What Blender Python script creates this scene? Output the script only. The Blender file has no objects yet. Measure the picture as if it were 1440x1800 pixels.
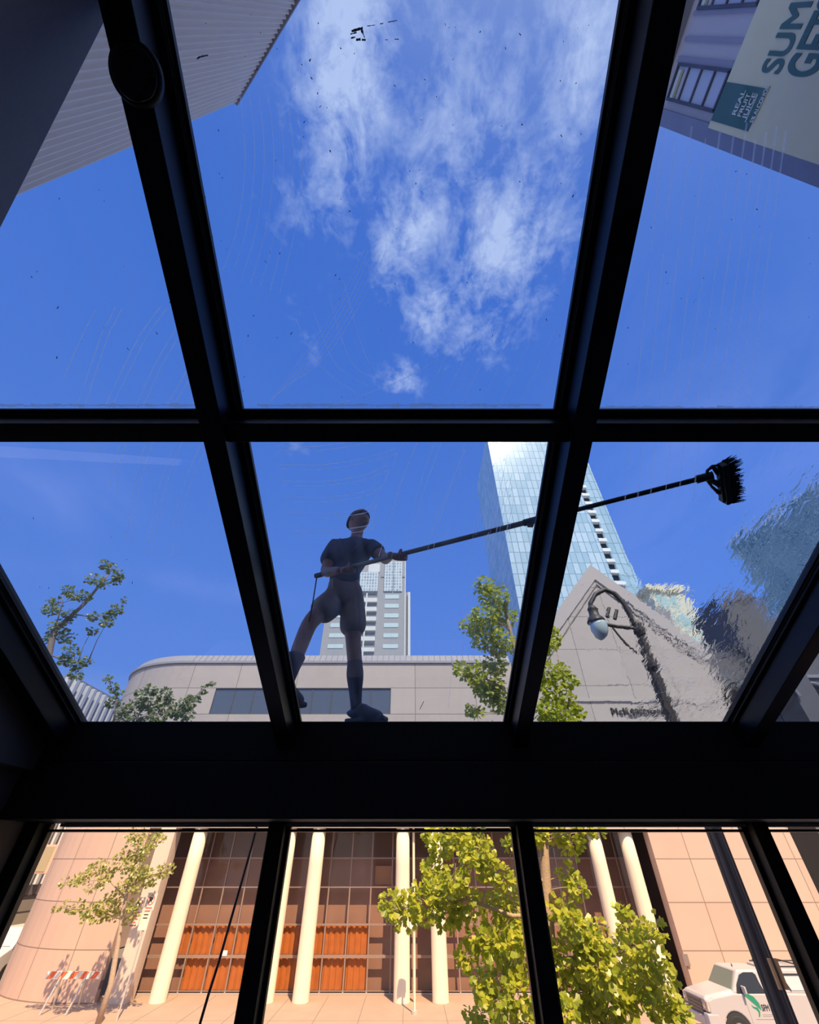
import bpy, bmesh, math, random
from mathutils import Vector, Matrix
random.seed(7)
R = math.radians
# ------------------------------------------------------------------ camera
CZ = 5.3                                   # eye height above the street
F = 721.0
TH = R(40.3)
ST, CT = math.sin(TH), math.cos(TH)
scene = bpy.context.scene
COL = scene.collection
cam = bpy.data.cameras.new('camera')
camo = bpy.data.objects.new('camera', cam)
COL.objects.link(camo)
camo.location = (0, 0, CZ)
camo.rotation_euler = (R(90) + TH, 0, 0)
cam.sensor_fit = 'HORIZONTAL'
cam.sensor_width = 36
cam.lens = 36 * F / 1440
cam.clip_start = 0.02
cam.clip_end = 3000
scene.camera = camo
scene.view_settings.view_transform = 'Standard'
scene.view_settings.look = 'None'
scene.view_settings.gamma = 1
scene.view_settings.use_curve_mapping = False
scene.view_settings.exposure = 0.0

# ------------------------------------------------------------------ node helpers
def nn(nt, typ, **kw):
    n = nt.nodes.new(typ)
    for k, v in kw.items():
        setattr(n, k, v)
    return n
def mth(nt, op, a, b=None, c=None, clamp=False):
    n = nn(nt, 'ShaderNodeMath', operation=op)
    n.use_clamp = clamp
    for i, v in enumerate((a, b, c)):
        if v is None: continue
        if isinstance(v, (int, float)): n.inputs[i].default_value = v
        else: nt.links.new(v, n.inputs[i])
    return n.outputs[0]
def mixc(nt, fac, a, b):
    n = nn(nt, 'ShaderNodeMix', data_type='RGBA')
    for s, v in ((n.inputs[0], fac), (n.inputs[6], a), (n.inputs[7], b)):
        if isinstance(v, (int, float)): s.default_value = v
        elif isinstance(v, tuple): s.default_value = (*v[:3], 1)
        else: nt.links.new(v, s)
    return n.outputs[2]

# ------------------------------------------------------------------ sky
w = bpy.data.worlds.new('sky'); scene.world = w
w.use_nodes = True
nt = w.node_tree
nt.nodes.clear()
tc = nn(nt, 'ShaderNodeTexCoord')
sep = nn(nt, 'ShaderNodeSeparateXYZ'); nt.links.new(tc.outputs['Generated'], sep.inputs[0])
zc = mth(nt, 'MAXIMUM', sep.outputs[2], 0.06)
cx = mth(nt, 'DIVIDE', sep.outputs[0], zc)
cy = mth(nt, 'DIVIDE', sep.outputs[1], zc)
cmb = nn(nt, 'ShaderNodeCombineXYZ')
nt.links.new(cx, cmb.inputs[0]); nt.links.new(cy, cmb.inputs[1])
def noise(vec, scale, detail=6, rough=.6, dist=0.0, loc=(0, 0, 0), scl=(1, 1, 1), rot=0):
    mp = nn(nt, 'ShaderNodeMapping')
    mp.inputs[1].default_value = loc; mp.inputs[2].default_value = (0, 0, rot); mp.inputs[3].default_value = scl
    nt.links.new(vec, mp.inputs[0])
    n = nn(nt, 'ShaderNodeTexNoise')
    n.inputs['Scale'].default_value = scale; n.inputs['Detail'].default_value = detail
    n.inputs['Roughness'].default_value = rough; n.inputs['Distortion'].default_value = dist
    nt.links.new(mp.outputs[0], n.inputs['Vector'])
    return n.outputs[0]
def blob(x0, y0, rx, ry, rot=0.0):
    # soft elliptical region of the cloud layer, 1 in its middle
    dx = mth(nt, 'SUBTRACT', cx, x0); dy = mth(nt, 'SUBTRACT', cy, y0)
    c, s = math.cos(rot), math.sin(rot)
    a = mth(nt, 'ADD', mth(nt, 'MULTIPLY', dx, c / rx), mth(nt, 'MULTIPLY', dy, s / rx))
    b = mth(nt, 'ADD', mth(nt, 'MULTIPLY', dx, -s / ry), mth(nt, 'MULTIPLY', dy, c / ry))
    d2 = mth(nt, 'ADD', mth(nt, 'MULTIPLY', a, a), mth(nt, 'MULTIPLY', b, b))
    return mth(nt, 'POWER', 2.718, mth(nt, 'MULTIPLY', d2, -1.0))
BLOBS = [(-.10, .02, .10, .28, .25, 1.0), (.00, .27, .10, .16, .5, .85), (.05, .44, .10, .10, .4, .8), (.20, .30, .17, .20, 0, .85), (.27, .00, .10, .26, -.1, .8),
         (.10, .10, .20, .20, 0, .66), (-.02, .62, .07, .08, 0, .75), (.15, .50, .17, .12, 0, .6), (-.20, .16, .09, .20, .3, .5), (-.33, .85, .10, .10, .6, .4), (-.26, .48, .05, .15, -.3, .35)]
msk = None
for x0, y0, rx, ry, rot, amp in BLOBS:
    b = mth(nt, 'MULTIPLY', blob(x0, y0, rx, ry, rot), amp)
    msk = b if msk is None else mth(nt, 'MAXIMUM', msk, b)
n1 = noise(cmb.outputs[0], 13, 10, .66, .35, (1.3, .4, 0), (1, .72, 1))
n2 = noise(cmb.outputs[0], 40, 6, .6, .5, (4, 2, 0))
nn1 = mth(nt, 'ADD', mth(nt, 'MULTIPLY', n1, .75), mth(nt, 'MULTIPLY', n2, .25))
cl = mth(nt, 'ADD', mth(nt, 'MULTIPLY', nn1, 4.2), mth(nt, 'MULTIPLY', msk, 1.5))
cl = mth(nt, 'SUBTRACT', cl, 2.62)
cl = mth(nt, 'MULTIPLY', cl, msk)
cl = mth(nt, 'MULTIPLY', cl, 1.25, clamp=True)
# thin high wisps everywhere, stronger to the right and far left
w1 = noise(cmb.outputs[0], 2.0, 7, .6, 1.2, (7.7, 3.1, 0), (1, .45, 1), .7)
wm = mth(nt, 'ADD', mth(nt, 'MULTIPLY', blob(1.15, .70, .55, .5), .95), mth(nt, 'MULTIPLY', blob(-1.25, 1.05, .22, .25, .5), .9))
wm = mth(nt, 'ADD', wm, mth(nt, 'MULTIPLY', blob(-1.05, 1.72, .55, .13, .25), .8))
wm = mth(nt, 'ADD', wm, mth(nt, 'MULTIPLY', blob(-1.75, .75, .45, .4), .25))
wm = mth(nt, 'ADD', wm, mth(nt, 'MULTIPLY', blob(.9, 1.45, .25, .7, -.6), .35))
wm = mth(nt, 'ADD', wm, .09)
wi = mth(nt, 'MULTIPLY', mth(nt, 'SUBTRACT', w1, .30), 2.0, clamp=True)
wi = mth(nt, 'MULTIPLY', wi, wm, clamp=True)
zen = mth(nt, 'MULTIPLY', sep.outputs[2], 1.0, clamp=True)
base = mixc(nt, mth(nt, 'POWER', zen, .6), (.43, .76, 1.74), (.105, .33, 1.19))
# the sky whitens toward the horizon and round the sun
hz = mth(nt, 'SUBTRACT', 1.0, mth(nt, 'MULTIPLY', sep.outputs[2], 3.6), clamp=True)
base = mixc(nt, mth(nt, 'MULTIPLY', hz, .9), base, (1.35, 1.45, 1.65))
sdot = nn(nt, 'ShaderNodeVectorMath', operation='DOT_PRODUCT')
nt.links.new(tc.outputs['Generated'], sdot.inputs[0]); sdot.inputs[1].default_value = (.20, -.55, .81)
glow = mth(nt, 'POWER', mth(nt, 'MAXIMUM', sdot.outputs['Value'], 0.0), 9.0)
base = mixc(nt, mth(nt, 'MULTIPLY', glow, .85, clamp=True), base, (1.9, 1.9, 1.9))
SKY_CLOUD = (1.15, 1.28, 1.75)
c1 = mixc(nt, mth(nt, 'MULTIPLY', wi, .6), base, (.55, .72, 1.6))
c2 = mixc(nt, cl, c1, SKY_CLOUD)
bg = nn(nt, 'ShaderNodeBackground')
bg.inputs[1].default_value = 0.95
nt.links.new(c2, bg.inputs[0])
wo = nn(nt, 'ShaderNodeOutputWorld')
nt.links.new(bg.outputs[0], wo.inputs[0])

# ------------------------------------------------------------------ sun (behind the viewer, high)
SUN = Vector((.20, -.55, .81)).normalized()
sd = bpy.data.lights.new('sun', 'SUN')
sd.energy = 7.6
sd.color = (1.0, .83, .62)
sd.angle = R(.55)
so = bpy.data.objects.new('sun', sd); COL.objects.link(so)
so.location = (0, -20, 40)
so.rotation_euler = (-SUN).to_track_quat('-Z', 'Y').to_euler()

# ------------------------------------------------------------------ pixel -> place
def ray(px, py):
    u = (px - 720) / F; v = (900 - py) / F
    return Vector((u, CT - v * ST, ST + v * CT))
def at(px, py, Y):
    r = ray(px, py); return Vector((0, 0, CZ)) + r * (Y / r.y)
def atx(px, py, X):
    r = ray(px, py); return Vector((0, 0, CZ)) + r * (X / r.x)
EY, EZ, SL = 2.85, .671, .41              # eave line of the glass roof and its slope
def roofz(y, off=0.0): return CZ + EZ + SL * (EY - y) + off
def onroof(px, py, off=0.0):
    r = ray(px, py)
    d = (EZ + SL * EY + off) / (r.z + SL * r.y)
    return Vector((0, 0, CZ)) + r * d

# ------------------------------------------------------------------ materials
MATS = {}
def mat(name, col, rough=.6, metal=0.0, var=0.0, scale=3.0, bump=0.0, bscale=40, spec=.5, trans=None, emit=None):
    if name in MATS: return MATS[name]
    m = bpy.data.materials.new(name); m.use_nodes = True
    nt = m.node_tree
    p = nt.nodes['Principled BSDF']
    p.inputs['Base Color'].default_value = (*col, 1)
    p.inputs['Roughness'].default_value = rough
    p.inputs['Metallic'].default_value = metal
    p.inputs['Specular IOR Level'].default_value = spec
    tcn = nn(nt, 'ShaderNodeTexCoord')
    if var:
        n = nn(nt, 'ShaderNodeTexNoise'); n.inputs['Scale'].default_value = scale; n.inputs['Detail'].default_value = 5
        nt.links.new(tcn.outputs['Object'], n.inputs['Vector'])
        a = tuple(c * (1 - var) for c in col); b = tuple(min(1, c * (1 + var)) for c in col)
        nt.links.new(mixc(nt, n.outputs[0], a, b), p.inputs['Base Color'])
    if bump:
        n = nn(nt, 'ShaderNodeTexNoise'); n.inputs['Scale'].default_value = bscale; n.inputs['Detail'].default_value = 4
        nt.links.new(tcn.outputs['Object'], n.inputs['Vector'])
        b = nn(nt, 'ShaderNodeBump'); b.inputs['Strength'].default_value = bump; b.inputs['Distance'].default_value = .02
        nt.links.new(n.outputs[0], b.inputs['Height']); nt.links.new(b.outputs[0], p.inputs['Normal'])
    if emit:
        p.inputs['Emission Color'].default_value = (*emit[:3], 1); p.inputs['Emission Strength'].default_value = emit[3]
    MATS[name] = m
    return m
def panel_mat(name, col, us=2.0, vs=1.75, u0=0., v0=0., lw=.022, var=.1, dark=.45):
    """flat stone or precast panels: u runs along the wall, v is height (UV in metres)"""
    m = mat(name, col, .75, var=0)
    nt = m.node_tree; p = nt.nodes['Principled BSDF']
    uv = nn(nt, 'ShaderNodeUVMap')
    s = nn(nt, 'ShaderNodeSeparateXYZ'); nt.links.new(uv.outputs[0], s.inputs[0])
    def line(o, per, off):
        f = mth(nt, 'FRACT', mth(nt, 'DIVIDE', mth(nt, 'ADD', o, 1000 * per - off), per))
        d = mth(nt, 'MULTIPLY', mth(nt, 'ABSOLUTE', mth(nt, 'SUBTRACT', f, .5)), per)
        return mth(nt, 'GREATER_THAN', d, per / 2 - lw)
    ln = mth(nt, 'MAXIMUM', line(s.outputs[0], us, u0), line(s.outputs[1], vs, v0))
    n = nn(nt, 'ShaderNodeTexNoise'); n.inputs['Scale'].default_value = .7; n.inputs['Detail'].default_value = 6
    nt.links.new(uv.outputs[0], n.inputs['Vector'])
    wv = nn(nt, 'ShaderNodeTexWhiteNoise', noise_dimensions='2D')
    fu = mth(nt, 'FLOOR', mth(nt, 'DIVIDE', mth(nt, 'ADD', s.outputs[0], 1000 * us - u0), us))
    fv = mth(nt, 'FLOOR', mth(nt, 'DIVIDE', mth(nt, 'ADD', s.outputs[1], 1000 * vs - v0), vs))
    cb = nn(nt, 'ShaderNodeCombineXYZ'); nt.links.new(fu, cb.inputs[0]); nt.links.new(fv, cb.inputs[1])
    nt.links.new(cb.outputs[0], wv.inputs['Vector'])
    f = mth(nt, 'ADD', mth(nt, 'MULTIPLY', n.outputs[0], .6), mth(nt, 'MULTIPLY', wv.outputs[0], .4))
    c = mixc(nt, f, tuple(x * (1 - var) for x in col), tuple(min(1, x * (1 + var)) for x in col))
    c = mixc(nt, ln, c, tuple(x * dark for x in col))
    nt.links.new(c, p.inputs['Base Color'])
    return m
def grid_mat(name, colA, colB, frame, us, vs, lw, rough=.25, metal=.0, var=.5):
    """curtain walling of a far tower: glass cells in a light grid"""
    m = mat(name, colA, rough, metal, var=0)
    nt = m.node_tree; p = nt.nodes['Principled BSDF']
    uv = nn(nt, 'ShaderNodeUVMap')
    s = nn(nt, 'ShaderNodeSeparateXYZ'); nt.links.new(uv.outputs[0], s.inputs[0])
    def line(o, per):
        f = mth(nt, 'FRACT', mth(nt, 'DIVIDE', mth(nt, 'ADD', o, 1000 * per), per))
        d = mth(nt, 'MULTIPLY', mth(nt, 'ABSOLUTE', mth(nt, 'SUBTRACT', f, .5)), per)
        return mth(nt, 'GREATER_THAN', d, per / 2 - lw)
    ln = mth(nt, 'MAXIMUM', line(s.outputs[0], us), line(s.outputs[1], vs))
    wv = nn(nt, 'ShaderNodeTexWhiteNoise', noise_dimensions='2D')
    fu = mth(nt, 'FLOOR', mth(nt, 'DIVIDE', mth(nt, 'ADD', s.outputs[0], 1000 * us), us))
    fv = mth(nt, 'FLOOR', mth(nt, 'DIVIDE', mth(nt, 'ADD', s.outputs[1], 1000 * vs), vs))
    cb = nn(nt, 'ShaderNodeCombineXYZ'); nt.links.new(fu, cb.inputs[0]); nt.links.new(fv, cb.inputs[1])
    nt.links.new(cb.outputs[0], wv.inputs['Vector'])
    c = mixc(nt, mth(nt, 'MULTIPLY', wv.outputs[0], var), colA, colB)
    nt.links.new(mixc(nt, ln, c, frame), p.inputs['Base Color'])
    return m
def reflect_fac(nt, k, normal=None):
    # Schlick reflection on outward faces only, so that a slab never reflects totally from inside
    g = nn(nt, 'ShaderNodeNewGeometry')
    d = nn(nt, 'ShaderNodeVectorMath', operation='DOT_PRODUCT')
    nt.links.new(g.outputs['Incoming'], d.inputs[0]); nt.links.new(normal or g.outputs['Normal'], d.inputs[1])
    c = mth(nt, 'SUBTRACT', 1.0, mth(nt, 'ABSOLUTE', d.outputs['Value']), clamp=True)
    f = mth(nt, 'ADD', .04, mth(nt, 'MULTIPLY', .96, mth(nt, 'POWER', c, 5.0)))
    f = mth(nt, 'MULTIPLY', f, mth(nt, 'SUBTRACT', 1.0, g.outputs['Backfacing']))
    return mth(nt, 'MULTIPLY', f, k, clamp=True)
def glass_mat(name, tint, dirt=.02, gloss=1.0, rough=0.0, dirtcol=(.8, .85, .9)):
    m = bpy.data.materials.new(name); m.use_nodes = True; nt = m.node_tree; nt.nodes.clear()
    t = nn(nt, 'ShaderNodeBsdfTransparent'); t.inputs[0].default_value = (*tint, 1)
    g = nn(nt, 'ShaderNodeBsdfGlossy'); g.inputs['Roughness'].default_value = rough
    mx = nn(nt, 'ShaderNodeMixShader')
    nt.links.new(reflect_fac(nt, gloss * 2), mx.inputs[0])
    d = nn(nt, 'ShaderNodeBsdfTranslucent'); d.inputs[0].default_value = (*dirtcol, 1)
    mx2 = nn(nt, 'ShaderNodeMixShader')
    tcn = nn(nt, 'ShaderNodeTexCoord')
    mp = nn(nt, 'ShaderNodeMapping'); mp.inputs[3].default_value = (9, 1.2, 1)
    nt.links.new(tcn.outputs['Object'], mp.inputs[0])
    n = nn(nt, 'ShaderNodeTexNoise'); n.inputs['Scale'].default_value = 3; n.inputs['Detail'].default_value = 8
    nt.links.new(mp.outputs[0], n.inputs['Vector'])
    f = mth(nt, 'MULTIPLY', mth(nt, 'POWER', n.outputs[0], 2.0), dirt * 4, clamp=True)
    nt.links.new(f, mx2.inputs[0])
    nt.links.new(t.outputs[0], mx2.inputs[1]); nt.links.new(d.outputs[0], mx2.inputs[2])
    nt.links.new(mx2.outputs[0], mx.inputs[1]); nt.links.new(g.outputs[0], mx.inputs[2])
    o = nn(nt, 'ShaderNodeOutputMaterial'); nt.links.new(mx.outputs[0], o.inputs[0])
    MATS[name] = m
    return m
def wet_mat(name, tint, bump):
    m = bpy.data.materials.new(name); m.use_nodes = True; nt = m.node_tree; nt.nodes.clear()
    r = nn(nt, 'ShaderNodeBsdfRefraction'); r.inputs[0].default_value = (*tint, 1)
    r.inputs['Roughness'].default_value = 0.0; r.inputs['IOR'].default_value = 1.33
    g = nn(nt, 'ShaderNodeBsdfGlossy'); g.inputs['Roughness'].default_value = 0.0
    mx = nn(nt, 'ShaderNodeMixShader')
    if bump:
        ge = nn(nt, 'ShaderNodeNewGeometry')
        mp = nn(nt, 'ShaderNodeMapping'); mp.inputs[3].default_value = (1, .55, .55); mp.inputs[2].default_value = (0, 0, R(25))
        nt.links.new(ge.outputs['Position'], mp.inputs[0])
        a = nn(nt, 'ShaderNodeTexNoise'); a.inputs['Scale'].default_value = 26; a.inputs['Detail'].default_value = 3.0
        a.inputs['Distortion'].default_value = .8
        b = nn(nt, 'ShaderNodeTexNoise'); b.inputs['Scale'].default_value = 5; b.inputs['Detail'].default_value = 2
        nt.links.new(mp.outputs[0], a.inputs['Vector']); nt.links.new(mp.outputs[0], b.inputs['Vector'])
        # the film is thick over the right and lower part of the bay and nearly gone at its top
        sp = nn(nt, 'ShaderNodeSeparateXYZ'); nt.links.new(ge.outputs['Position'], sp.inputs[0])
        k = mth(nt, 'SUBTRACT', mth(nt, 'MULTIPLY', mth(nt, 'SUBTRACT', sp.outputs[0], .98), .95), mth(nt, 'MULTIPLY', mth(nt, 'MAXIMUM', mth(nt, 'SUBTRACT', sp.outputs[1], 2.35), 0.0), .75))
        k = mth(nt, 'ADD', k, mth(nt, 'MULTIPLY', mth(nt, 'SUBTRACT', b.outputs[0], .5), .75), clamp=True)
        k = mth(nt, 'MAXIMUM', k, .03)
        h = mth(nt, 'MULTIPLY', mth(nt, 'ADD', a.outputs[0], mth(nt, 'MULTIPLY', b.outputs[0], 1.2)), k)
        bp = nn(nt, 'ShaderNodeBump'); bp.inputs['Strength'].default_value = 1; bp.inputs['Distance'].default_value = bump
        nt.links.new(h, bp.inputs['Height'])
        for x in (r, g): nt.links.new(bp.outputs[0], x.inputs['Normal'])
    nt.links.new(reflect_fac(nt, 1.0), mx.inputs[0]); nt.links.new(r.outputs[0], mx.inputs[1]); nt.links.new(g.outputs[0], mx.inputs[2])
    o = nn(nt, 'ShaderNodeOutputMaterial'); nt.links.new(mx.outputs[0], o.inputs[0])
    MATS[name] = m
    return m
def film_mat(name, col, alpha):
    m = bpy.data.materials.new(name); m.use_nodes = True; nt = m.node_tree; nt.nodes.clear()
    t = nn(nt, 'ShaderNodeBsdfTransparent')
    d = nn(nt, 'ShaderNodeBsdfTranslucent'); d.inputs[0].default_value = (*col, 1)
    mx = nn(nt, 'ShaderNodeMixShader'); mx.inputs[0].default_value = alpha
    nt.links.new(t.outputs[0], mx.inputs[1]); nt.links.new(d.outputs[0], mx.inputs[2])
    o = nn(nt, 'ShaderNodeOutputMaterial'); nt.links.new(mx.outputs[0], o.inputs[0])
    MATS[name] = m
    return m
def leaf_mat(name, colA, colB, tr=.45):
    m = bpy.data.materials.new(name); m.use_nodes = True; nt = m.node_tree; nt.nodes.clear()
    gi = nn(nt, 'ShaderNodeNewGeometry')
    c = mixc(nt, gi.outputs['Random Per Island'], colA, colB)
    d = nn(nt, 'ShaderNodeBsdfDiffuse'); t = nn(nt, 'ShaderNodeBsdfTranslucent')
    nt.links.new(c, d.inputs[0])
    nt.links.new(mixc(nt, .5, c, (.55, .62, .06)), t.inputs[0])
    mx = nn(nt, 'ShaderNodeMixShader'); mx.inputs[0].default_value = tr
    nt.links.new(d.outputs[0], mx.inputs[1]); nt.links.new(t.outputs[0], mx.inputs[2])
    g = nn(nt, 'ShaderNodeBsdfGlossy'); g.inputs['Roughness'].default_value = .4
    mx2 = nn(nt, 'ShaderNodeMixShader'); mx2.inputs[0].default_value = .05
    nt.links.new(mx.outputs[0], mx2.inputs[1]); nt.links.new(g.outputs[0], mx2.inputs[2])
    o = nn(nt, 'ShaderNodeOutputMaterial'); nt.links.new(mx2.outputs[0], o.inputs[0])
    MATS[name] = m
    return m

# ------------------------------------------------------------------ mesh builder
OFF = {}
def offset(o): return OFF.get(o.name, Vector((0, 0, 0))) if o else Vector((0, 0, 0))
class MB:
    def __init__(s): s.v = []; s.f = []; s.mi = []; s.uv = {}
    def face(s, idx, mi=0, uv=None):
        s.f.append(tuple(idx)); s.mi.append(mi)
        if uv: s.uv[len(s.f) - 1] = uv
    def box(s, a, b, mi=0):
        x0, y0, z0 = (min(a[i], b[i]) for i in range(3)); x1, y1, z1 = (max(a[i], b[i]) for i in range(3))
        n = len(s.v)
        s.v += [(x0, y0, z0), (x1, y0, z0), (x1, y1, z0), (x0, y1, z0), (x0, y0, z1), (x1, y0, z1), (x1, y1, z1), (x0, y1, z1)]
        for q in ((0, 3, 2, 1), (4, 5, 6, 7), (0, 1, 5, 4), (1, 2, 6, 5), (2, 3, 7, 6), (3, 0, 4, 7)):
            uv = []
            for i in q:
                p = s.v[n + i]
                uv.append((p[0], p[1]) if q in ((0, 3, 2, 1), (4, 5, 6, 7)) else ((p[0], p[2]) if q in ((0, 1, 5, 4), (2, 3, 7, 6)) else (p[1], p[2])))
            s.face([n + i for i in q], mi, uv)
        return s
    def hexa(s, pts, mi=0):
        """8 points, bottom ring then top ring"""
        pts = [Vector(p) for p in pts]
        if (pts[1] - pts[0]).cross(pts[3] - pts[0]).dot(pts[4] - pts[0]) < 0:
            pts = [pts[i] for i in (0, 3, 2, 1, 4, 7, 6, 5)]
        n = len(s.v); s.v += [tuple(p) for p in pts]
        for q in ((0, 3, 2, 1), (4, 5, 6, 7), (0, 1, 5, 4), (1, 2, 6, 5), (2, 3, 7, 6), (3, 0, 4, 7)):
            s.face([n + i for i in q], mi)
        return s
    def bar(s, p, q, wd, dp, up=(0, 0, 1), mi=0):
        """rectangular bar from p to q; wd across, dp along up"""
        p = Vector(p); q = Vector(q); t = (q - p).normalized(); up = Vector(up)
        sd_ = t.cross(up).normalized(); u = sd_.cross(t).normalized()
        a = sd_ * wd / 2; b = u * dp / 2
        return s.hexa([p - a - b, p + a - b, q + a - b, q - a - b, p - a + b, p + a + b, q + a + b, q - a + b], mi)
    def prism(s, poly, depth, axis='Y', base=0.0, mi=0, uvscale=1):
        """poly in the plane across axis, extruded from base by depth"""
        n = len(s.v); k = len(poly)
        def pt(a, b, d):
            return {'Y': (a, d, b), 'X': (d, a, b), 'Z': (a, b, d)}[axis]
        for d in (base, base + depth):
            for a, b in poly: s.v.append(pt(a, b, d))
        s.face([n + i for i in range(k)][::-1], mi, [poly[i] for i in range(k)][::-1])
        s.face([n + k + i for i in range(k)], mi, [poly[i] for i in range(k)])
        for i in range(k):
            j = (i + 1) % k
            s.face([n + i, n + j, n + k + j, n + k + i], mi)
        return s
    def tube(s, pts, rad, seg=8, cap=True, mi=0):
        pts = [Vector(p) for p in pts]
        if isinstance(rad, (int, float)): rad = [rad] * len(pts)
        n = len(s.v); prev = None
        for i, p in enumerate(pts):
            t = (pts[min(i + 1, len(pts) - 1)] - pts[max(i - 1, 0)])
            t = t.normalized() if t.length > 1e-9 else Vector((0, 0, 1))
            if prev is None:
                a = t.cross(Vector((0, 0, 1)))
                if a.length < .1: a = t.cross(Vector((1, 0, 0)))
                a.normalize()
            else:
                a = (prev - t * prev.dot(t)).normalized()
            prev = a; b = t.cross(a)
            for k in range(seg):
                an = 2 * math.pi * k / seg
                s.v.append(tuple(p + (a * math.cos(an) + b * math.sin(an)) * rad[i]))
        for i in range(len(pts) - 1):
            for k in range(seg):
                k2 = (k + 1) % seg
                s.face([n + i * seg + k, n + i * seg + k2, n + (i + 1) * seg + k2, n + (i + 1) * seg + k], mi)
        if cap:
            s.face([n + k for k in range(seg)][::-1], mi)
            m_ = n + (len(pts) - 1) * seg
            s.face([m_ + k for k in range(seg)], mi)
        return s
    def cyl(s, c, r, h, seg=24, axis='Z', mi=0):
        c = Vector(c); d = {'Z': Vector((0, 0, h)), 'X': Vector((h, 0, 0)), 'Y': Vector((0, h, 0))}[axis]
        return s.tube([c, c + d], r, seg, True, mi)
    def lathe(s, c, prof, seg=24, axis=(0, 0, 1), mi=0):
        c = Vector(c); ax = Vector(axis).normalized()
        return s.tube([c + ax * h for r, h in prof], [max(r, 1e-4) for r, h in prof], seg, True, mi)
    def wall(s, path, z0, z1, th=.3, u0=0., mi=0):
        """upright wall along plan points; path runs left to right seen from outside; thickness behind"""
        P = [Vector((x, y)) for x, y in path]; N = []
        for i in range(len(P)):
            t = (P[min(i + 1, len(P) - 1)] - P[max(i - 1, 0)]).normalized()
            N.append(Vector((-t.y, t.x)))
        n = len(s.v); u = u0; us = []
        for i, p in enumerate(P):
            if i: u += (p - P[i - 1]).length
            us.append(u)
            b = p + N[i] * th
            s.v += [(p.x, p.y, z0), (p.x, p.y, z1), (b.x, b.y, z0), (b.x, b.y, z1)]
        for i in range(len(P) - 1):
            a, b = n + i * 4, n + (i + 1) * 4
            s.face([a, b, b + 1, a + 1], mi, [(us[i], z0), (us[i + 1], z0), (us[i + 1], z1), (us[i], z1)])
            s.face([a + 2, a + 3, b + 3, b + 2], mi)
            s.face([a + 1, b + 1, b + 3, a + 3], mi)
            s.face([a, a + 2, b + 2, b], mi)
        e = n + (len(P) - 1) * 4
        s.face([n, n + 1, n + 3, n + 2], mi); s.face([e, e + 2, e + 3, e + 1], mi)
        return s
    def build(s, name, m, parent=None, smooth=False, bevel=0.0, origin=None):
        off = offset(parent)
        org = Vector(origin) if origin is not None else None
        base = off + (org - off if org is not None else Vector((0, 0, 0)))
        me = bpy.data.meshes.new(name)
        me.from_pydata([tuple(Vector(v) - base) for v in s.v], [], s.f)
        for mm in (m if isinstance(m, (list, tuple)) else [m]): me.materials.append(mm)
        me.polygons.foreach_set('material_index', s.mi)
        if s.uv:
            ul = me.uv_layers.new(name='UVMap')
            for i, uvs in s.uv.items():
                for li, c in zip(me.polygons[i].loop_indices, uvs): ul.data[li].uv = c
        if smooth: me.polygons.foreach_set('use_smooth', [True] * len(me.polygons))
        me.update()
        o = bpy.data.objects.new(name, me); COL.objects.link(o)
        if bevel:
            md = o.modifiers.new('edge', 'BEVEL'); md.width = bevel; md.segments = 2; md.limit_method = 'ANGLE'
        if parent: o.parent = parent
        if org is not None: o.location = org - off
        OFF[o.name] = base
        return o
def tag(o, label=None, cat=None, group=None, kind=None):
    if label: o['label'] = label
    if cat: o['category'] = cat
    if group: o['group'] = group
    if kind: o['kind'] = kind
    return o
def thing(name, label, cat, loc=(0, 0, 0), group=None, kind=None):
    o = bpy.data.objects.new(name, None); COL.objects.link(o); o.location = loc
    o.empty_display_size = .2
    OFF[o.name] = Vector(loc)
    return tag(o, label, cat, group, kind)
def text_mesh(name, body, size, ext, m, parent, origin, xdir, ydir, bold=.0, align='LEFT', space=1.0, sx=1.0):
    cu = bpy.data.curves.new(name, 'FONT'); cu.body = body; cu.size = size; cu.extrude = ext
    cu.align_x = align; cu.space_character = space
    t = bpy.data.objects.new(name + '_src', cu); COL.objects.link(t)
    dg = bpy.context.evaluated_depsgraph_get()
    me = bpy.data.meshes.new_from_object(t.evaluated_get(dg))
    bpy.data.objects.remove(t)
    if bold:                                             # heavier strokes: copies of the outline shifted by the stroke gain
        bm = bmesh.new(); k = 0
        for dx_, dy_ in ((0, 0), (1, 1), (-1, 1), (1, -1), (-1, -1)):
            n0 = len(bm.verts); bm.from_mesh(me); bm.verts.ensure_lookup_table()
            for v in bm.verts[n0:]: v.co.x += dx_ * bold; v.co.y += dy_ * bold; v.co.z += k * .0009
            k += 1
        bm.to_mesh(me); bm.free()
    xd = Vector(xdir).normalized(); yd = Vector(ydir).normalized(); zd = xd.cross(yd).normalized()
    off = offset(parent); og = Vector(origin)
    for v in me.vertices:
        v.co = og + xd * v.co.x * sx + yd * v.co.y + zd * v.co.z - off
    me.materials.clear(); me.materials.append(m); me.name = name
    o = bpy.data.objects.new(name, me); COL.objects.link(o); o.parent = parent
    OFF[o.name] = off
    return o

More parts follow.
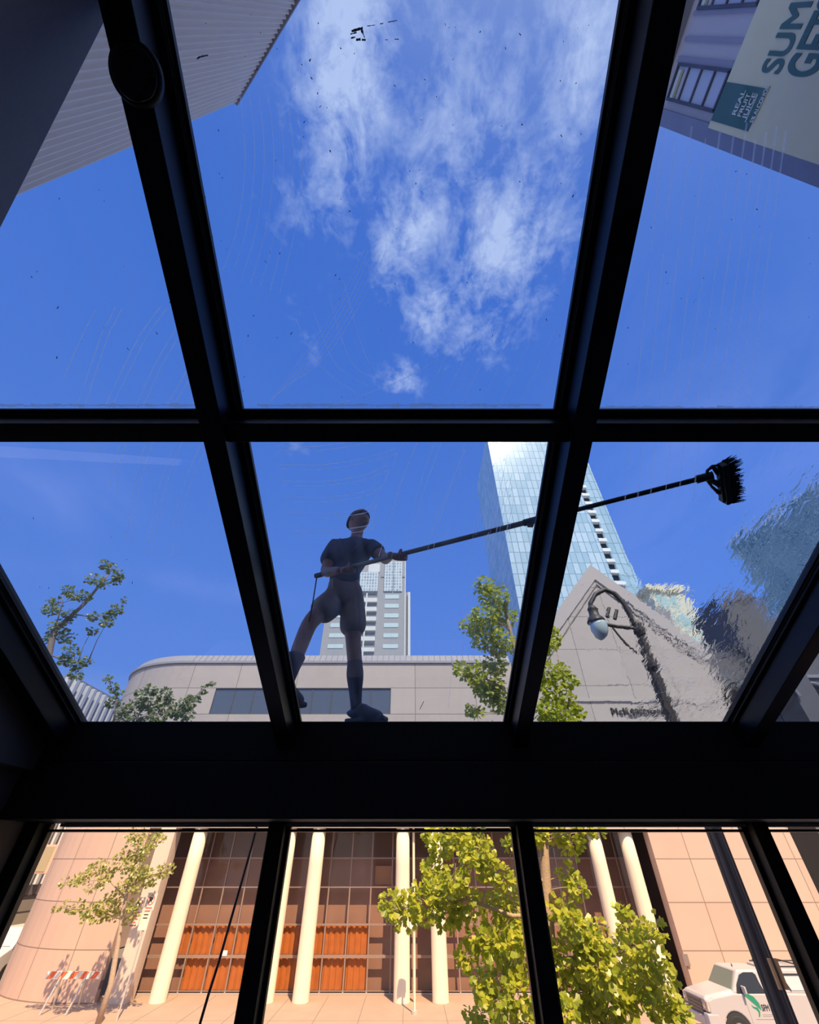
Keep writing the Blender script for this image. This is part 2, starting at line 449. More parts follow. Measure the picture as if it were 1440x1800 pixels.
# palette
M_side = mat('brightened_metal_side', (.85, .85, .86), .30, .95)  # rafter sides coloured lighter than the frame to brighten their reflected highlight
M_frame = mat('black_anodised_metal', (.030, .032, .038), .38, .85)
M_bead = mat('black_rubber_gasket', (.012, .012, .013), .45)
M_header = mat('matt_black_paint', (.010, .010, .011), .55)
M_dwall = mat('charcoal_wall_paint', (.125, .105, .085), .7, var=.15, scale=60)
M_swall = mat('dark_bronze_wall_panel', (.17, .14, .12), .6)
M_floor = mat('dark_terrazzo_floor', (.05, .05, .05), .5, var=.3, scale=30)
M_sky = glass_mat('skylight_glass', (.66, .71, .76), .018, 1.0)
M_low = glass_mat('clear_window_glass', (1.0, .935, .855), .002, .9)
M_pane = glass_mat('building_glass', (.90, .85, .82), .0, .35)
M_wetf = wet_mat('wet_glass_underside', (.665, .715, .765), 0)
M_wet = wet_mat('wet_glass_top', (.665, .715, .765), .0019)
M_soap = film_mat('soap_streak', (1, 1, 1), .62)
M_soap2 = film_mat('faint_soap_streak', (1, 1, 1), .30)
M_drop = mat('bright_water_drop', (.9, .93, .95), .05, 0)
M_dirt = mat('dried_dirt', (.02, .02, .02), .9)

# ================================================================== THE GLASS CANOPY ROOM
def S(o, label): return tag(o, label, None, None, 'structure')
def rel(z): return CZ + z
cs = 1 / math.sqrt(1 + SL * SL); sn = SL * cs          # slope frame: along (0,cs,-sn), normal (0,sn,cs)
SN = Vector((0, sn, cs))
def rp(x, y, h):                                       # point on the roof at plan (x,y), h along the roof normal
    return Vector((x, y, roofz(y))) + SN * h
RX = [-2.13, -.757, .668, 2.062, 3.47, 4.87]           # rafter lines
RY = [2.86, 1.075, -.98]                               # eave, purlin, top
HW = .043
for i, x in enumerate(RX):
    m = MB()
    y0, y1 = 2.90, -1.2
    def rib(xa, xb, ha, hb, ya=y0, yb=y1):
        m.hexa([rp(xa, ya, ha), rp(xb, ya, ha), rp(xb, yb, ha), rp(xa, yb, ha), rp(xa, ya, hb), rp(xb, ya, hb), rp(xb, yb, hb), rp(xa, yb, hb)])
    rib(x - HW, x + HW, -.165, -.03)
    m.mi[3] = m.mi[5] = 1
    o = m.build('trim_%d' % (i + 1), [M_frame, M_side], bevel=.003)
    S(o, 'black metal rafter of the sloping glass roof')
    b = MB()
    def ribb(xa, xb, ha, hb):
        b.hexa([rp(xa, y0, ha), rp(xb, y0, ha), rp(xb, y1, ha), rp(xa, y1, ha), rp(xa, y0, hb), rp(xb, y0, hb), rp(xb, y1, hb), rp(xa, y1, hb)])
    ribb(x - .062, x + .062, -.050, -.032); ribb(x - .079, x + .079, -.030, -.012)
    ribb(x - .05, x + .05, .0, .028)
    b.build('glazing_bead', M_bead, o)
    g = MB()
    for sx in (-1, 1):
        g.hexa([rp(x + sx * .0625, y0, -.032), rp(x + sx * .0655, y0, -.032), rp(x + sx * .0655, y1, -.032), rp(x + sx * .0625, y1, -.032),
                rp(x + sx * .0625, y0, -.029), rp(x + sx * .0655, y0, -.029), rp(x + sx * .0655, y1, -.029), rp(x + sx * .0625, y1, -.029)])
    g.build('bead_highlight', mat('highlight_grey', (.32, .31, .29), .45, .6), o)  # thin pale strips, the highlight along the bead put into the colour
# purlins between the rafters
def purlin(k, xa, xb, y, n):
    m = MB()
    def pb(da, db, ha, hb):
        m.hexa([rp(xa, y + da, ha), rp(xb, y + da, ha), rp(xb, y - db, ha), rp(xa, y - db, ha), rp(xa, y + da, hb), rp(xb, y + da, hb), rp(xb, y - db, hb), rp(xa, y - db, hb)])
    pb(.035, .035, -.135, -.03)
    o = m.build('trim_%d' % n, M_frame, bevel=.003); S(o, 'black metal cross bar of the sloping glass roof')
    m = MB(); 
    def pb2(da, db, ha, hb):
        m.hexa([rp(xa, y + da, ha), rp(xb, y + da, ha), rp(xb, y - db, ha), rp(xa, y - db, ha), rp(xa, y + da, hb), rp(xb, y + da, hb), rp(xb, y - db, hb), rp(xa, y - db, hb)])
    pb2(.045, .062, -.030, -.012); pb2(.035, .045, -.048, -.032); pb2(.04, .04, .0, .02)
    m.build('glazing_bead', M_bead, o)
for i in range(5): purlin(0, RX[i] + HW, RX[i + 1] - HW, RY[1], 11 + i)
# streaks drawn on the outside of the glass, given as image lines laid on the roof plane
def ribbon(mb, pts, wdt, h=.013, mi=0):
    P = [onroof(x, y, h) for x, y in pts]
    # resample smooth (Catmull-Rom)
    Q = []
    if len(P) > 2:
        for i in range(len(P) - 1):
            p0 = P[max(i - 1, 0)]; p1 = P[i]; p2 = P[i + 1]; p3 = P[min(i + 2, len(P) - 1)]
            for k in range(6):
                t = k / 6
                Q.append(.5 * ((2 * p1) + (p2 - p0) * t + (2 * p0 - 5 * p1 + 4 * p2 - p3) * t * t + (3 * p1 - p0 - 3 * p2 + p3) * t ** 3))
        Q.append(P[-1])
    else:
        Q = [P[0].lerp(P[1], k / 6) for k in range(7)]
    n = len(mb.v)
    for i, p in enumerate(Q):
        t = (Q[min(i + 1, len(Q) - 1)] - Q[max(i - 1, 0)]).normalized()
        s = t.cross(SN).normalized() * wdt * .5 * random.uniform(.6, 1.25)
        mb.v += [tuple(p - s), tuple(p + s)]
    for i in range(len(Q) - 1):
        a, b = n + i * 2, n + i * 2 + 2
        mb.face([a, a + 1, b + 1, b], mi)
def pairs(mb, base, gap, wdt):
    ribbon(mb, base, wdt); ribbon(mb, [(x + gap[0], y + gap[1]) for x, y in base], wdt)
# panes: row 1 next to the eave, row 2 above the purlin
panes = {}
n = 0
for r in range(2):
    for i in range(5):
        n += 1
        xa, xb = RX[i] + .055, RX[i + 1] - .055
        ya, yb = RY[r] + (.04 if r == 0 else -.02), RY[r + 1] + .02
        wet = (r == 0 and i == 2)
        m = MB()
        m.hexa([rp(xa, ya, -.006), rp(xb, ya, -.006), rp(xb, yb, -.006), rp(xa, yb, -.006), rp(xa, ya, .006), rp(xb, ya, .006), rp(xb, yb, .006), rp(xa, yb, .006)])
        if wet: m.mi[-5] = 1
        o = m.build('window_%d' % n, [M_wetf, M_wet] if wet else M_sky)
        S(o, 'skylight pane covered in running water, right of the worker' if wet else 'pane of the sloping glass roof, row %s' % ('next to the eave' if r == 0 else 'above the cross bar'))
        panes[(r, i)] = o
W1 = .0035
# lower left pane
m = MB()
for b in ([(165, 774), (162, 795)], [(213, 774), (199, 820), (192, 870)], [(258, 774), (238, 840), (228, 900), (222, 948)],
          [(310, 774), (282, 850), (266, 920), (257, 975)], [(356, 776), (330, 835), (314, 885), (305, 935)]):
    pairs(m, b, (11, 1), W1)
ribbon(m, [(380, 848), (370, 872), (366, 892)], W1); ribbon(m, [(308, 955), (299, 978)], W1); ribbon(m, [(318, 950), (309, 975)], W1)
m.build('soap_streaks', M_soap, panes[(0, 0)])
# lower middle pane
m = MB()
xe = [715, 700, 685, 672, 665, 655]
for k, y in enumerate((783, 816, 845, 873, 901, 931)):
    x0 = 487 + k * 5
    ribbon(m, [(x0, y), (x0 + 70, y + 1), (x0 + 140, y - 9), (xe[k] - 5, y - 27)], W1)
    ribbon(m, [(x0, y + 8), (x0 + 70, y + 9), (x0 + 140, y - 1), (xe[k], y - 19)], W1)
    ribbon(m, [(xe[k], y - 19), (xe[k] - 10, y + 4)], W1 * .8)
for b in ([(735, 774), (705, 850), (685, 915), (666, 978)], [(765, 774), (742, 840), (726, 900), (714, 960)], [(778, 774), (754, 838), (735, 900), (722, 960)],
          [(806, 822), (780, 880), (762, 930), (750, 975)], [(818, 790), (790, 862), (772, 920), (760, 975)]):
    ribbon(m, b, W1 * .9)
m.build('soap_streaks', M_soap, panes[(0, 1)])
m = MB()
rnd = random.Random(3)
for k in range(46):
    x = rnd.uniform(780, 905); y = rnd.uniform(775, 960)
    l = rnd.uniform(2, 9); 
    ribbon(m, [(x, y), (x - l * .35, y + l)], rnd.uniform(.002, .0045))
for k in range(16):
    x = rnd.uniform(835, 905); y = rnd.uniform(790, 980); l = rnd.uniform(60, 170)
    ribbon(m, [(x, y), (x - l * .10, y + l * .5), (x - l * .22, y + l)], .0018)
for k in range(10):
    x = rnd.uniform(795, 880); y = rnd.uniform(1040, 1120); l = rnd.uniform(60, 140)
    ribbon(m, [(x, y), (x - l * .05, y + l * .5), (x - l * .1, y + l)], .0016)
m.build('water_runs', film_mat('water_run', (1, 1, 1), .55), panes[(0, 1)])
# lower right pane, wet: bright drops
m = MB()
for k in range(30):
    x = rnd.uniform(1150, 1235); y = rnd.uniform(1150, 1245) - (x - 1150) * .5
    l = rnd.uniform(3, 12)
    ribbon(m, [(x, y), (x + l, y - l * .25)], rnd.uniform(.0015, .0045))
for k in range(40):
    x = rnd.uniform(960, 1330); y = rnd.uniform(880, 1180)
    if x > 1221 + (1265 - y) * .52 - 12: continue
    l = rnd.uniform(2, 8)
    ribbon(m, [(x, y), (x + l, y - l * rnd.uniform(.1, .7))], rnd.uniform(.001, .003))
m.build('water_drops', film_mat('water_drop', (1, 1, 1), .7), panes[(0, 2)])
m = MB()
for x in (1098, 1120, 1142, 1168, 1192, 1218):
    ribbon(m, [(x + 10, 776), (x, 880)], .006)
m.build('soap_streaks', M_soap2, panes[(0, 2)])
# upper left pane
m = MB()
for b in ([(203, 540), (190, 566), (176, 595), (135, 717)], [(282, 540), (262, 566), (236, 608), (183, 717)], [(318, 564), (293, 605), (268, 650), (238, 717)], [(336, 636), (318, 670), (290, 717)], [(350, 690), (335, 718)]):
    pairs(m, b, (12, 2), W1)
ribbon(m, [(168, 545), (140, 600), (113, 663)], W1)
m.build('soap_streaks', M_soap, panes[(1, 0)])
# upper middle pane, faint arcs
m = MB()
for k in range(7):
    x = 395 + 17 * k
    ribbon(m, [(x + 26, 150 + 8 * k), (x + 36, 280), (x + 22, 400), (x - 5, 480 + 6 * k)], .004)
for k in range(6):
    ribbon(m, [(470 + 6 * k, 712 - 6 * k), (530 + 8 * k, 630), (590 + 8 * k, 540), (640 + 8 * k, 440)], .0035)
for k in range(4):
    ribbon(m, [(520 + k * 28, 560 - 22 * k), (560 + k * 30, 640), (625 + k * 28, 690 - 10 * k)], .0035)
for k in range(6):
    x = 740 + 34 * k
    ribbon(m, [(x, 715), (x + 28, 660), (x + 70, 570)], .0035)
ribbon(m, [(590, 712), (700, 670), (770, 632)], .004)
m.build('soap_streaks', M_soap2, panes[(1, 1)])
# upper right pane, straight passes
m = MB()
xt = [1168, 1190, 1217, 1244, 1268, 1293, 1313, 1333, 1350, 1367, 1384]
xb = [1118, 1140, 1163, 1187, 1207, 1227, 1246, 1265, 1283, 1299, 1315]
for a, b in zip(xt, xb):
    j = rnd.uniform(.30, .55)
    P_ = lambda t: (a + (b - a) * t, 215 + (705 - 215) * t)
    ribbon(m, [P_(rnd.uniform(0, .08)), P_(j)], .0065); ribbon(m, [P_(j + .05), P_(1)], .0065)
m.build('soap_streaks', M_soap2, panes[(1, 2)])
m = MB()
for k in range(150):
    if k < 90: x, y = rnd.uniform(360, 1050), rnd.uniform(20, 700)
    elif k < 110: x, y = rnd.uniform(1060, 1430), rnd.uniform(260, 690)
    else: x, y = rnd.uniform(20, 430), rnd.uniform(300, 1100)
    l = rnd.choice([.8, 1.2, 1.6, 2.4, 4.0])
    ribbon(m, [(x, y), (x + rnd.uniform(-1, 1) * l, y + l)], rnd.uniform(.0015, .004), h=.0135)
# the torn scrap of a sticker near the top of the middle pane
for (x, y, x2, y2, wd) in ((618, 55, 638, 49, .010), (616, 60, 627, 57, .006), (634, 49, 638, 58, .012), (638, 58, 641, 66, .005), (626, 70, 634, 69, .010), (636, 70, 643, 70, .008),
                           (617, 67, 625, 65, .006), (645, 46, 660, 44, .003), (668, 42, 674, 41, .004), (682, 39, 698, 36, .003), (694, 69, 701, 69, .004), (677, 70, 682, 70, .003)):
    ribbon(m, [(x, y), (x2, y2)], wd * .55, h=.0135)
ribbon(m, [(346, 104), (352, 100), (366, 97)], .004)
ribbon(m, [(738, 1247), (745, 1233)], .004)
m.build('dirt_specks', M_dirt, panes[(1, 1)])
m = MB()
for x0, x1, y in ((0, 352, 713), (452, 952, 713), (1050, 1440, 717)):
    k = 26
    for i in range(k):
        a = x0 + (x1 - x0) * i / k; b = x0 + (x1 - x0) * (i + 1) / k
        ribbon(m, [(a, y + rnd.uniform(-1.5, .5)), (b, y + rnd.uniform(-1.5, .5))], rnd.uniform(.006, .016), h=.0137)
m.build('grime_line', film_mat('grime', (.55, .55, .5), .6), panes[(1, 1)])

# eave beam
m = MB(); m.box((-2.3, 2.80, rel(.449)), (4.95, 3.10, rel(.660)))
o = m.build('trim_21', M_header, bevel=.004); S(o, 'upper black board of the beam under the glass roof')
m = MB(); m.box((-2.3, 2.80, rel(.17)), (4.95, 3.18, rel(.444)))
o = m.build('trim_22', M_header, bevel=.004); S(o, 'lower black board of the beam over the front windows')
m = MB(); m.hexa([(-2.25, 2.94, rel(.60)), (4.98, 2.94, rel(.60)), (4.98, 3.22, rel(.50)), (-2.25, 3.22, rel(.50)), (-2.25, 2.94, rel(.645)), (4.98, 2.94, rel(.645)), (4.98, 3.22, rel(.55)), (-2.25, 3.22, rel(.55))])
o = m.build('trim_23', M_header, bevel=.003); S(o, 'dark metal eave flashing outside the glass roof')
m = MB(); m.box((-2.1, 3.095, rel(.152)), (4.9, 3.16, rel(.168)))
o = m.build('trim_24', mat('pale_window_head', (.55, .5, .46), .5), bevel=.002); S(o, 'thin pale strip above the front windows')
# mullions of the front windows
MX = [-2.235, -.783, .679, 2.068, 3.47, 4.87]
for i, x in enumerate(MX):
    m = MB(); m.box((x - .045, 3.04, rel(-1.5)), (x + .045, 3.19, rel(.17)))
    o = m.build('trim_%d' % (31 + i), M_header, bevel=.003); S(o, 'black upright between the front windows')
    b = MB()
    for sx in (-1, 1): b.box((x + sx * .045, 3.115, rel(-1.45)), (x + sx * .068, 3.15, rel(.165)))
    b.build('side_bead', mat('brown_bead', (.085, .066, .055), .45, .3), o)
for i in range(5):
    m = MB(); xa, xb = MX[i] + .046, MX[i + 1] - .046
    m.box((xa, 3.130, rel(-1.45)), (xb, 3.138, rel(.16)))
    o = m.build('window_%d' % (21 + i), M_low); S(o, 'clear upright front window pane')
    m = MB(); m.box((xa, 3.095, rel(.128)), (xb, 3.175, rel(.139))); m.box((xa, 3.095, rel(-1.5)), (xb, 3.18, rel(-1.45)))
    m.build('bead_bar', M_bead, o)
# walls of the room
m = MB(); m.box((-2.46, 1.19, rel(-1.5)), (-2.27, 3.18, rel(.40)))
# fill up to the glass line
m.hexa([(-2.42, 1.19, rel(.40)), (-2.2, 1.19, rel(.40)), (-2.2, 3.0, rel(.40)), (-2.42, 3.0, rel(.40)),
        (-2.42, 1.19, roofz(1.19, -.02)), (-2.2, 1.19, roofz(1.19, -.02)), (-2.2, 2.9, roofz(2.9, -.02)), (-2.42, 2.9, roofz(2.9, -.02))])
o = m.build('wall_left', M_swall); S(o, 'dark left wall under the glass roof')
b = MB(); b.box((-2.27, 1.2, rel(-1.4)), (-2.258, 2.28, rel(.9))); b.box((-2.27, 2.30, rel(-1.4)), (-2.258, 3.02, rel(.44)))
b.build('wall_panel', M_swall, o, bevel=.002)
# diagonal wall at the back left: plan line .655 x + .756 y = -.587
dx, dy = .756, -.655
A = Vector((-2.2, (-.587 + .655 * 2.2) / .756)); t_end = 3.9
B = A + Vector((dx, dy)) * t_end
th = Vector((-.655, -.756)) * .15
m = MB()
def roofat(p, o=-.0): return roofz(p.y, o)
m.hexa([(A.x, A.y, rel(-1.5)), (B.x, B.y, rel(-1.5)), (B.x + th.x, B.y + th.y, rel(-1.5)), (A.x + th.x, A.y + th.y, rel(-1.5)),
        (A.x, A.y, roofat(A)), (B.x, B.y, roofat(B)), (B.x + th.x, B.y + th.y, roofat(B)), (A.x + th.x, A.y + th.y, roofat(A))])
o = m.build('wall_back', M_dwall); S(o, 'charcoal diagonal wall closing the left end of the glass roof')
m = MB()
m.hexa([(B.x, B.y - .1, rel(-1.5)), (4.95, B.y - .1, rel(-1.5)), (4.95, B.y, rel(-1.5)), (B.x, B.y, rel(-1.5)),
        (B.x, B.y - .1, roofz(B.y)), (4.95, B.y - .1, roofz(B.y)), (4.95, B.y, roofz(B.y)), (B.x, B.y, roofz(B.y))])
o = m.build('wall_rear', M_dwall); S(o, 'dark rear wall behind the viewer')
m = MB()
m.hexa([(-.6, -.98, roofz(-.98, -.2)), (4.95, -.98, roofz(-.98, -.2)), (4.95, B.y, roofz(-.98, -.2)), (.4, B.y, roofz(-.98, -.2)),
        (-.6, -.98, roofz(-.98, .0)), (4.95, -.98, roofz(-.98, .0)), (4.95, B.y, roofz(-.98, .0)), (.4, B.y, roofz(-.98, .0))])
o = m.build('ceiling', M_header); S(o, 'dark ceiling strip behind the glass roof')
m = MB(); m.box((4.88, B.y, rel(-1.5)), (5.0, 3.18, rel(.16)))
m.hexa([(4.91, B.y, rel(.16)), (5.0, B.y, rel(.16)), (5.0, 2.80, rel(.16)), (4.91, 2.80, rel(.16)),
        (4.91, B.y, roofz(B.y, -.04)), (5.0, B.y, roofz(B.y, -.04)), (5.0, 2.8, roofz(2.8, -.04)), (4.91, 2.8, roofz(2.8, -.04))])
o = m.build('wall_right', M_swall); S(o, 'dark right wall under the glass roof')
m = MB(); m.box((-2.42, -2.2, rel(-1.65)), (5.0, 3.2, rel(-1.5)))
o = m.build('floor', M_floor); S(o, 'dark floor of the upstairs room')
m = MB(); m.box((-2.42, -2.2, 0.12), (5.0, 3.2, rel(-1.65)))
o = m.build('wall_front', mat('street_level_render', (.25, .24, .23), .8, var=.1)); S(o, 'lower storey of the viewer\'s own building')
# round black fixture under the rafter
c = onroof(238, 130, -.19)
fx = thing('round_fixture', 'round black dome fixture fixed under the left rafter of the glass roof', 'light fixture', c)
m = MB(); m.lathe(c, [(.066, .020), (.070, .012), (.070, .0), (.066, -.006)], 40, SN)
m.build('housing', M_header, fx, smooth=False, bevel=.002)
m = MB(); m.lathe(c, [(.064, -.006), (.058, -.012), (.045, -.020), (.02, -.026), (.001, -.027)], 40, SN)
m.build('lens', mat('gloss_black_lens', (.006, .006, .007), .08), fx, smooth=True)

# ================================================================== OWN BUILDING ABOVE
# corrugated diagonal wing, upper left
h = 13.0
P2 = Vector((-.300 * h, .0815 * h)); D = Vector((.756, -.655)).normalized(); N_ = Vector((D.y, -D.x))  # N_ points away to the back-left
N_ = Vector((-.655, -.756))
wg = thing('corrugated_wing', 'pale corrugated metal wing of the building rising at the upper left', 'building', (P2.x - 1.5, P2.y - 1.2, 0.0))
m = MB(); L = 3.62; per = .095; nst = int(L / per * 6)
z0 = rel(2.6); z1 = rel(h)
path = []
n0 = len(m.v)
for i in range(nst + 1):
    s = L * i / nst; a = .026 * math.sin(2 * math.pi * s / per)
    p = P2 + D * s - N_ * a
    m.v += [(p.x, p.y, z0), (p.x, p.y, z1)]
    if i: m.face([n0 + 2 * i - 2, n0 + 2 * i, n0 + 2 * i + 1, n0 + 2 * i - 1])
e0 = P2 + N_ * .08; e1 = P2 + D * L + N_ * .08
nb = len(m.v); m.v += [(e0.x, e0.y, z0), (e0.x, e0.y, z1), (e1.x, e1.y, z0), (e1.x, e1.y, z1)]
m.face([nb, nb + 1, nb + 3, nb + 2]); m.face([n0, n0 + 1, nb + 1, nb]); m.face([n0 + 2 * nst, nb + 2, nb + 3, n0 + 2 * nst + 1])
m.build('corrugated_cladding', mat('corrugated_cladding', (.86, .77, .66), .5, .0, var=.04), wg)
m = MB()
q = [P2 + N_ * .085, P2 + D * L + N_ * .085, P2 + D * L + N_ * 2.2 , P2 + N_ * 2.2 + D * -.6]
q = [P2 + N_ * .085, P2 + D * L + N_ * .085, P2 + D * L + N_ * 1.2, P2 + N_ * 1.2 + D * .6]
m.prism([(p.x, p.y) for p in q], rel(h) - .01 - 0.0, 'Z', 0.01)
m.build('wing_body', mat('wing_body', (.33, .33, .34), .7), wg)
m = MB()
k0 = P2 - D * .05 - N_ * .05; k1 = P2 + D * (L) - N_ * .05
m.hexa([(k0.x, k0.y, z1), (k1.x, k1.y, z1), (k1.x + N_.x * .2, k1.y + N_.y * .2, z1), (k0.x + N_.x * .2, k0.y + N_.y * .2, z1),
        (k0.x, k0.y, z1 + .12), (k1.x, k1.y, z1 + .12), (k1.x + N_.x * .2, k1.y + N_.y * .2, z1 + .12), (k0.x + N_.x * .2, k0.y + N_.y * .2, z1 + .12)])
m.build('coping', mat('lead_grey_coping', (.22, .22, .27), .5), wg)
# unseen rear block, placed and sized to shade the canopy and worker
m = MB(); m.box((-1.0, -9, 0.0), (7.7, -1.62, rel(12.5)))
o = m.build('rear_shade_block', mat('wing_body', (.33, .33, .34), .7))
tag(o, 'tall grey block of the viewer\'s building standing behind the glass roof', 'building')
# right wing with the banner: face at x = 8 looking left
WX = 8.0
yc = .243 * WX; zt = rel(2.30 * WX)
wr = thing('banner_wing', 'grey panelled wing with windows rising at the upper right', 'building', (WX + 2, -1, 0))
m = MB(); m.box((WX, -2.6, 0), (WX + 6, yc, zt))
m.build('wall', mat('wing_grey_panel', (.50, .46, .50), .65, var=.05), wr)
m = MB(); m.box((WX - .25, -2.6, zt), (WX + 6.1, yc + .12, zt + .25)); 
m.build('coping', mat('lead_grey_coping', (.22, .22, .27), .5), wr)
m = MB(); m.box((WX - .10, yc - .32, 0), (WX + .002, yc + .05, zt))
m.build('corner_trim', mat('violet_grey_trim', (.20, .21, .31), .6), wr)
zb = rel(1.84 * WX)
# band of windows above the banner
def wing_window(ya, yb):
    m = MB(); f = .07
    for yy in (ya, yb): m.box((WX - .09, yy - f / 2, zb + .15), (WX, yy + f / 2, zt - .5))
    m.box((WX - .09, ya, zb + .15), (WX, yb, zb + .22)); m.box((WX - .09, ya, zt - .56), (WX, yb, zt - .5))
    for k in (1, 2, 3): 
        z = zb + .15 + (zt - .5 - zb - .15) * k / 4
        m.box((WX - .07, ya, z - .035), (WX, yb, z + .035))
    o = m.build('window', mat('dark_window_frame', (.05, .04, .06), .5), wr)
    g = MB(); g.box((WX - .03, ya, zb + .15), (WX - .005, yb, zt - .5)); g.build('pane', mat('pale_window_glass', (.50, .52, .62), .15), o)
    g = MB(); g.box((WX - .12, ya + .1, zt - .95), (WX - .05, yb - .05, zt - .78)); g.build('head_bar', mat('bright_brass_trim', (.85, .78, .5), .35, .5), o)  # last box: pale yellow bar near the window head
wing_window(.085 * WX, .175 * WX)
wing_window(-.17 * WX, -.045 * WX)
for (ya, yb) in ((.065 * WX, .082 * WX), (.018 * WX, .03 * WX), (-.03 * WX, -.04 * WX)):
    m = MB(); m.box((WX - .05, min(ya, yb), zb), (WX + .001, max(ya, yb), zt - .3)); m.build('panel_joint', mat('violet_grey_joint', (.27, .26, .35), .6), wr)
# banner
ba = .212 * WX
bn = thing('banner', 'cream vinyl banner with green SUM and GET lettering hung on the upper right wing', 'banner', (WX - .12, -1, zb - 3))
m = MB(); m.box((WX - .13, -2.5, zb - 9.2), (WX - .10, ba, zb))
m.build('sheet', mat('cream_vinyl', (.74, .66, .42), .6, var=.05), bn)
M_ink = mat('dark_green_ink', (.035, .12, .105), .6)
def wp(px, py):                                         # point on the banner face
    return atx(px, py, WX - .135)
EX, UZ = (0, -1, 0), (0, 0, 1)
def btxt(nm, body, p_lo, size, mt, bold=0.0, sx=1.0):
    return text_mesh(nm, body, size, .006, mt, bn, (WX - .137, p_lo.y, p_lo.z), EX, UZ, bold, 'LEFT', 1.0, sx)
a = wp(1372, 132); 
hS = (wp(1345, 118) - wp(1374, 128)).length
btxt('lettering', 'SUMMER', Vector((0, wp(1360, 131).y, wp(1375, 118).z)), 1.0, M_ink, .022, .52)
btxt('lettering', 'GETS', Vector((0, wp(1400, 136).y, wp(1440, 118).z)), 1.36, M_ink, .035, .345)
pa, pb = wp(1262, 215), wp(1290, 146)
pc = wp(1350, 156)
m = MB(); m.box((WX - .145, pb.y, pc.z), (WX - .131, pa.y, zb - .02)); lb = m.build('juice_panel', M_ink, bn)
M_cream = mat('cream_ink', (.72, .74, .66), .6)
y_l = wp(1310, 208).y
for body, px, sz in (('REAL', 1300, .25), ('FRUIT', 1310.5, .22), ('JUICE', 1321, .24), ('5% ALCOHOL', 1337, .19)):
    zz = wp(px, 190).z
    off = OFF[bn.name]
    text_mesh('small_lettering', body, sz, .006, M_cream, bn, (WX - .150, y_l if body[0] != '5' else wp(1322, 216).y, zz), EX, UZ, .004, 'LEFT', 1.0, {'REAL': .76, 'FRUIT': .68, 'JUICE': .72}.get(body, .50))
m = MB(); zz = wp(1323, 190).z; m.box((WX - .150, wp(1330, 165).y, zz), (WX - .144, wp(1312, 215).y, zz + .03)); m.build('rule_line', M_cream, bn)
m = MB(); c = wp(1462, 252)
c.z = wp(1450, 262).z - .8; m.cyl((WX - .15, ba - .9, c.z), 1.05, .02, 40, 'X'); m.build('fruit_slice', mat('pink_fruit_print', (.50, .17, .13), .6, var=.6, scale=3), bn)

# ================================================================== STREET
M_asph = mat('asphalt', (.20, .19, .18), .9, var=.2, scale=2)
M_walk = mat('sidewalk_concrete', (.44, .32, .24), .9, var=.12, scale=1.2)
m = MB(); m.box((-250, -60, -.4), (260, 400, -.02)); S(m.build('ground', M_asph), 'asphalt ground of the city')
m = MB(); m.box((-60, 3.3, -.02), (60, 9.6, .12)); S(m.build('pavement_near', M_walk, bevel=.02), 'near sidewalk under the glass roof')
m = MB(); m.box((-27, 25.9, -.02), (60, 31.7, .06)); o = m.build('pavement_far', M_walk, bevel=.02); S(o, 'far sidewalk in front of the concrete building')
m = MB(); m.box((-27, 25.6, -.02), (60, 25.9, .05)); m.build('kerb', mat('brick_kerb', (.50, .33, .25), .85, var=.25, scale=5), o)
m = MB()
for k in range(30): m.box((-25 + k * 1.9, 25.91, .06), (-24.97 + k * 1.9, 31.6, .063))
m.box((-25, 27.4, .06), (59, 27.43, .063)); m.build('paving_joint', mat('paving_joint', (.25, .2, .17), .9), o)

# ================================================================== CONCRETE BUILDING OPPOSITE
M_pan = panel_mat('beige_stone_panels', (.58, .42, .335), 1.94, 1.75, 13.6, 5.34)
M_panu = panel_mat('beige_stone_panels_upper', (.60, .50, .42), 4.2, 1.70, .4, 14.5 + .02)
M_panc = panel_mat('beige_stone_panels_curved', (.60, .42, .325), 2.3, 1.75, 1.0, 5.34)
M_col = mat('cream_stone_column', (.86, .74, .56), .7, var=.05)
M_lead = mat('lead_grey_roof_edge', (.42, .39, .38), .6, var=.08)
cb = thing('concrete_building', 'long beige stone building opposite, white columns, curved left end, gable at right', 'building', (0, 38, .06))
YF = 30.0
arc = [(-16.4 - 6.6 * math.sin(a_), YF + 6.6 - 6.6 * math.cos(a_)) for a_ in [R(90) * (16 - k) / 16 for k in range(17)]]
ztop = rel(11.0); zsof = rel(1.42)
m = MB(); m.wall([(-23.0, YF + 20)] + arc + [(-15.05, YF)], 0.06, zsof, .35, u0=-20); m.build('curved_wall', M_panc, cb)
m = MB(); m.wall([(-23.0, YF + 20)] + arc + [(-13.6, YF)], zsof, ztop, .35, u0=-20)
m.build('upper_curved_wall', M_panu, cb)
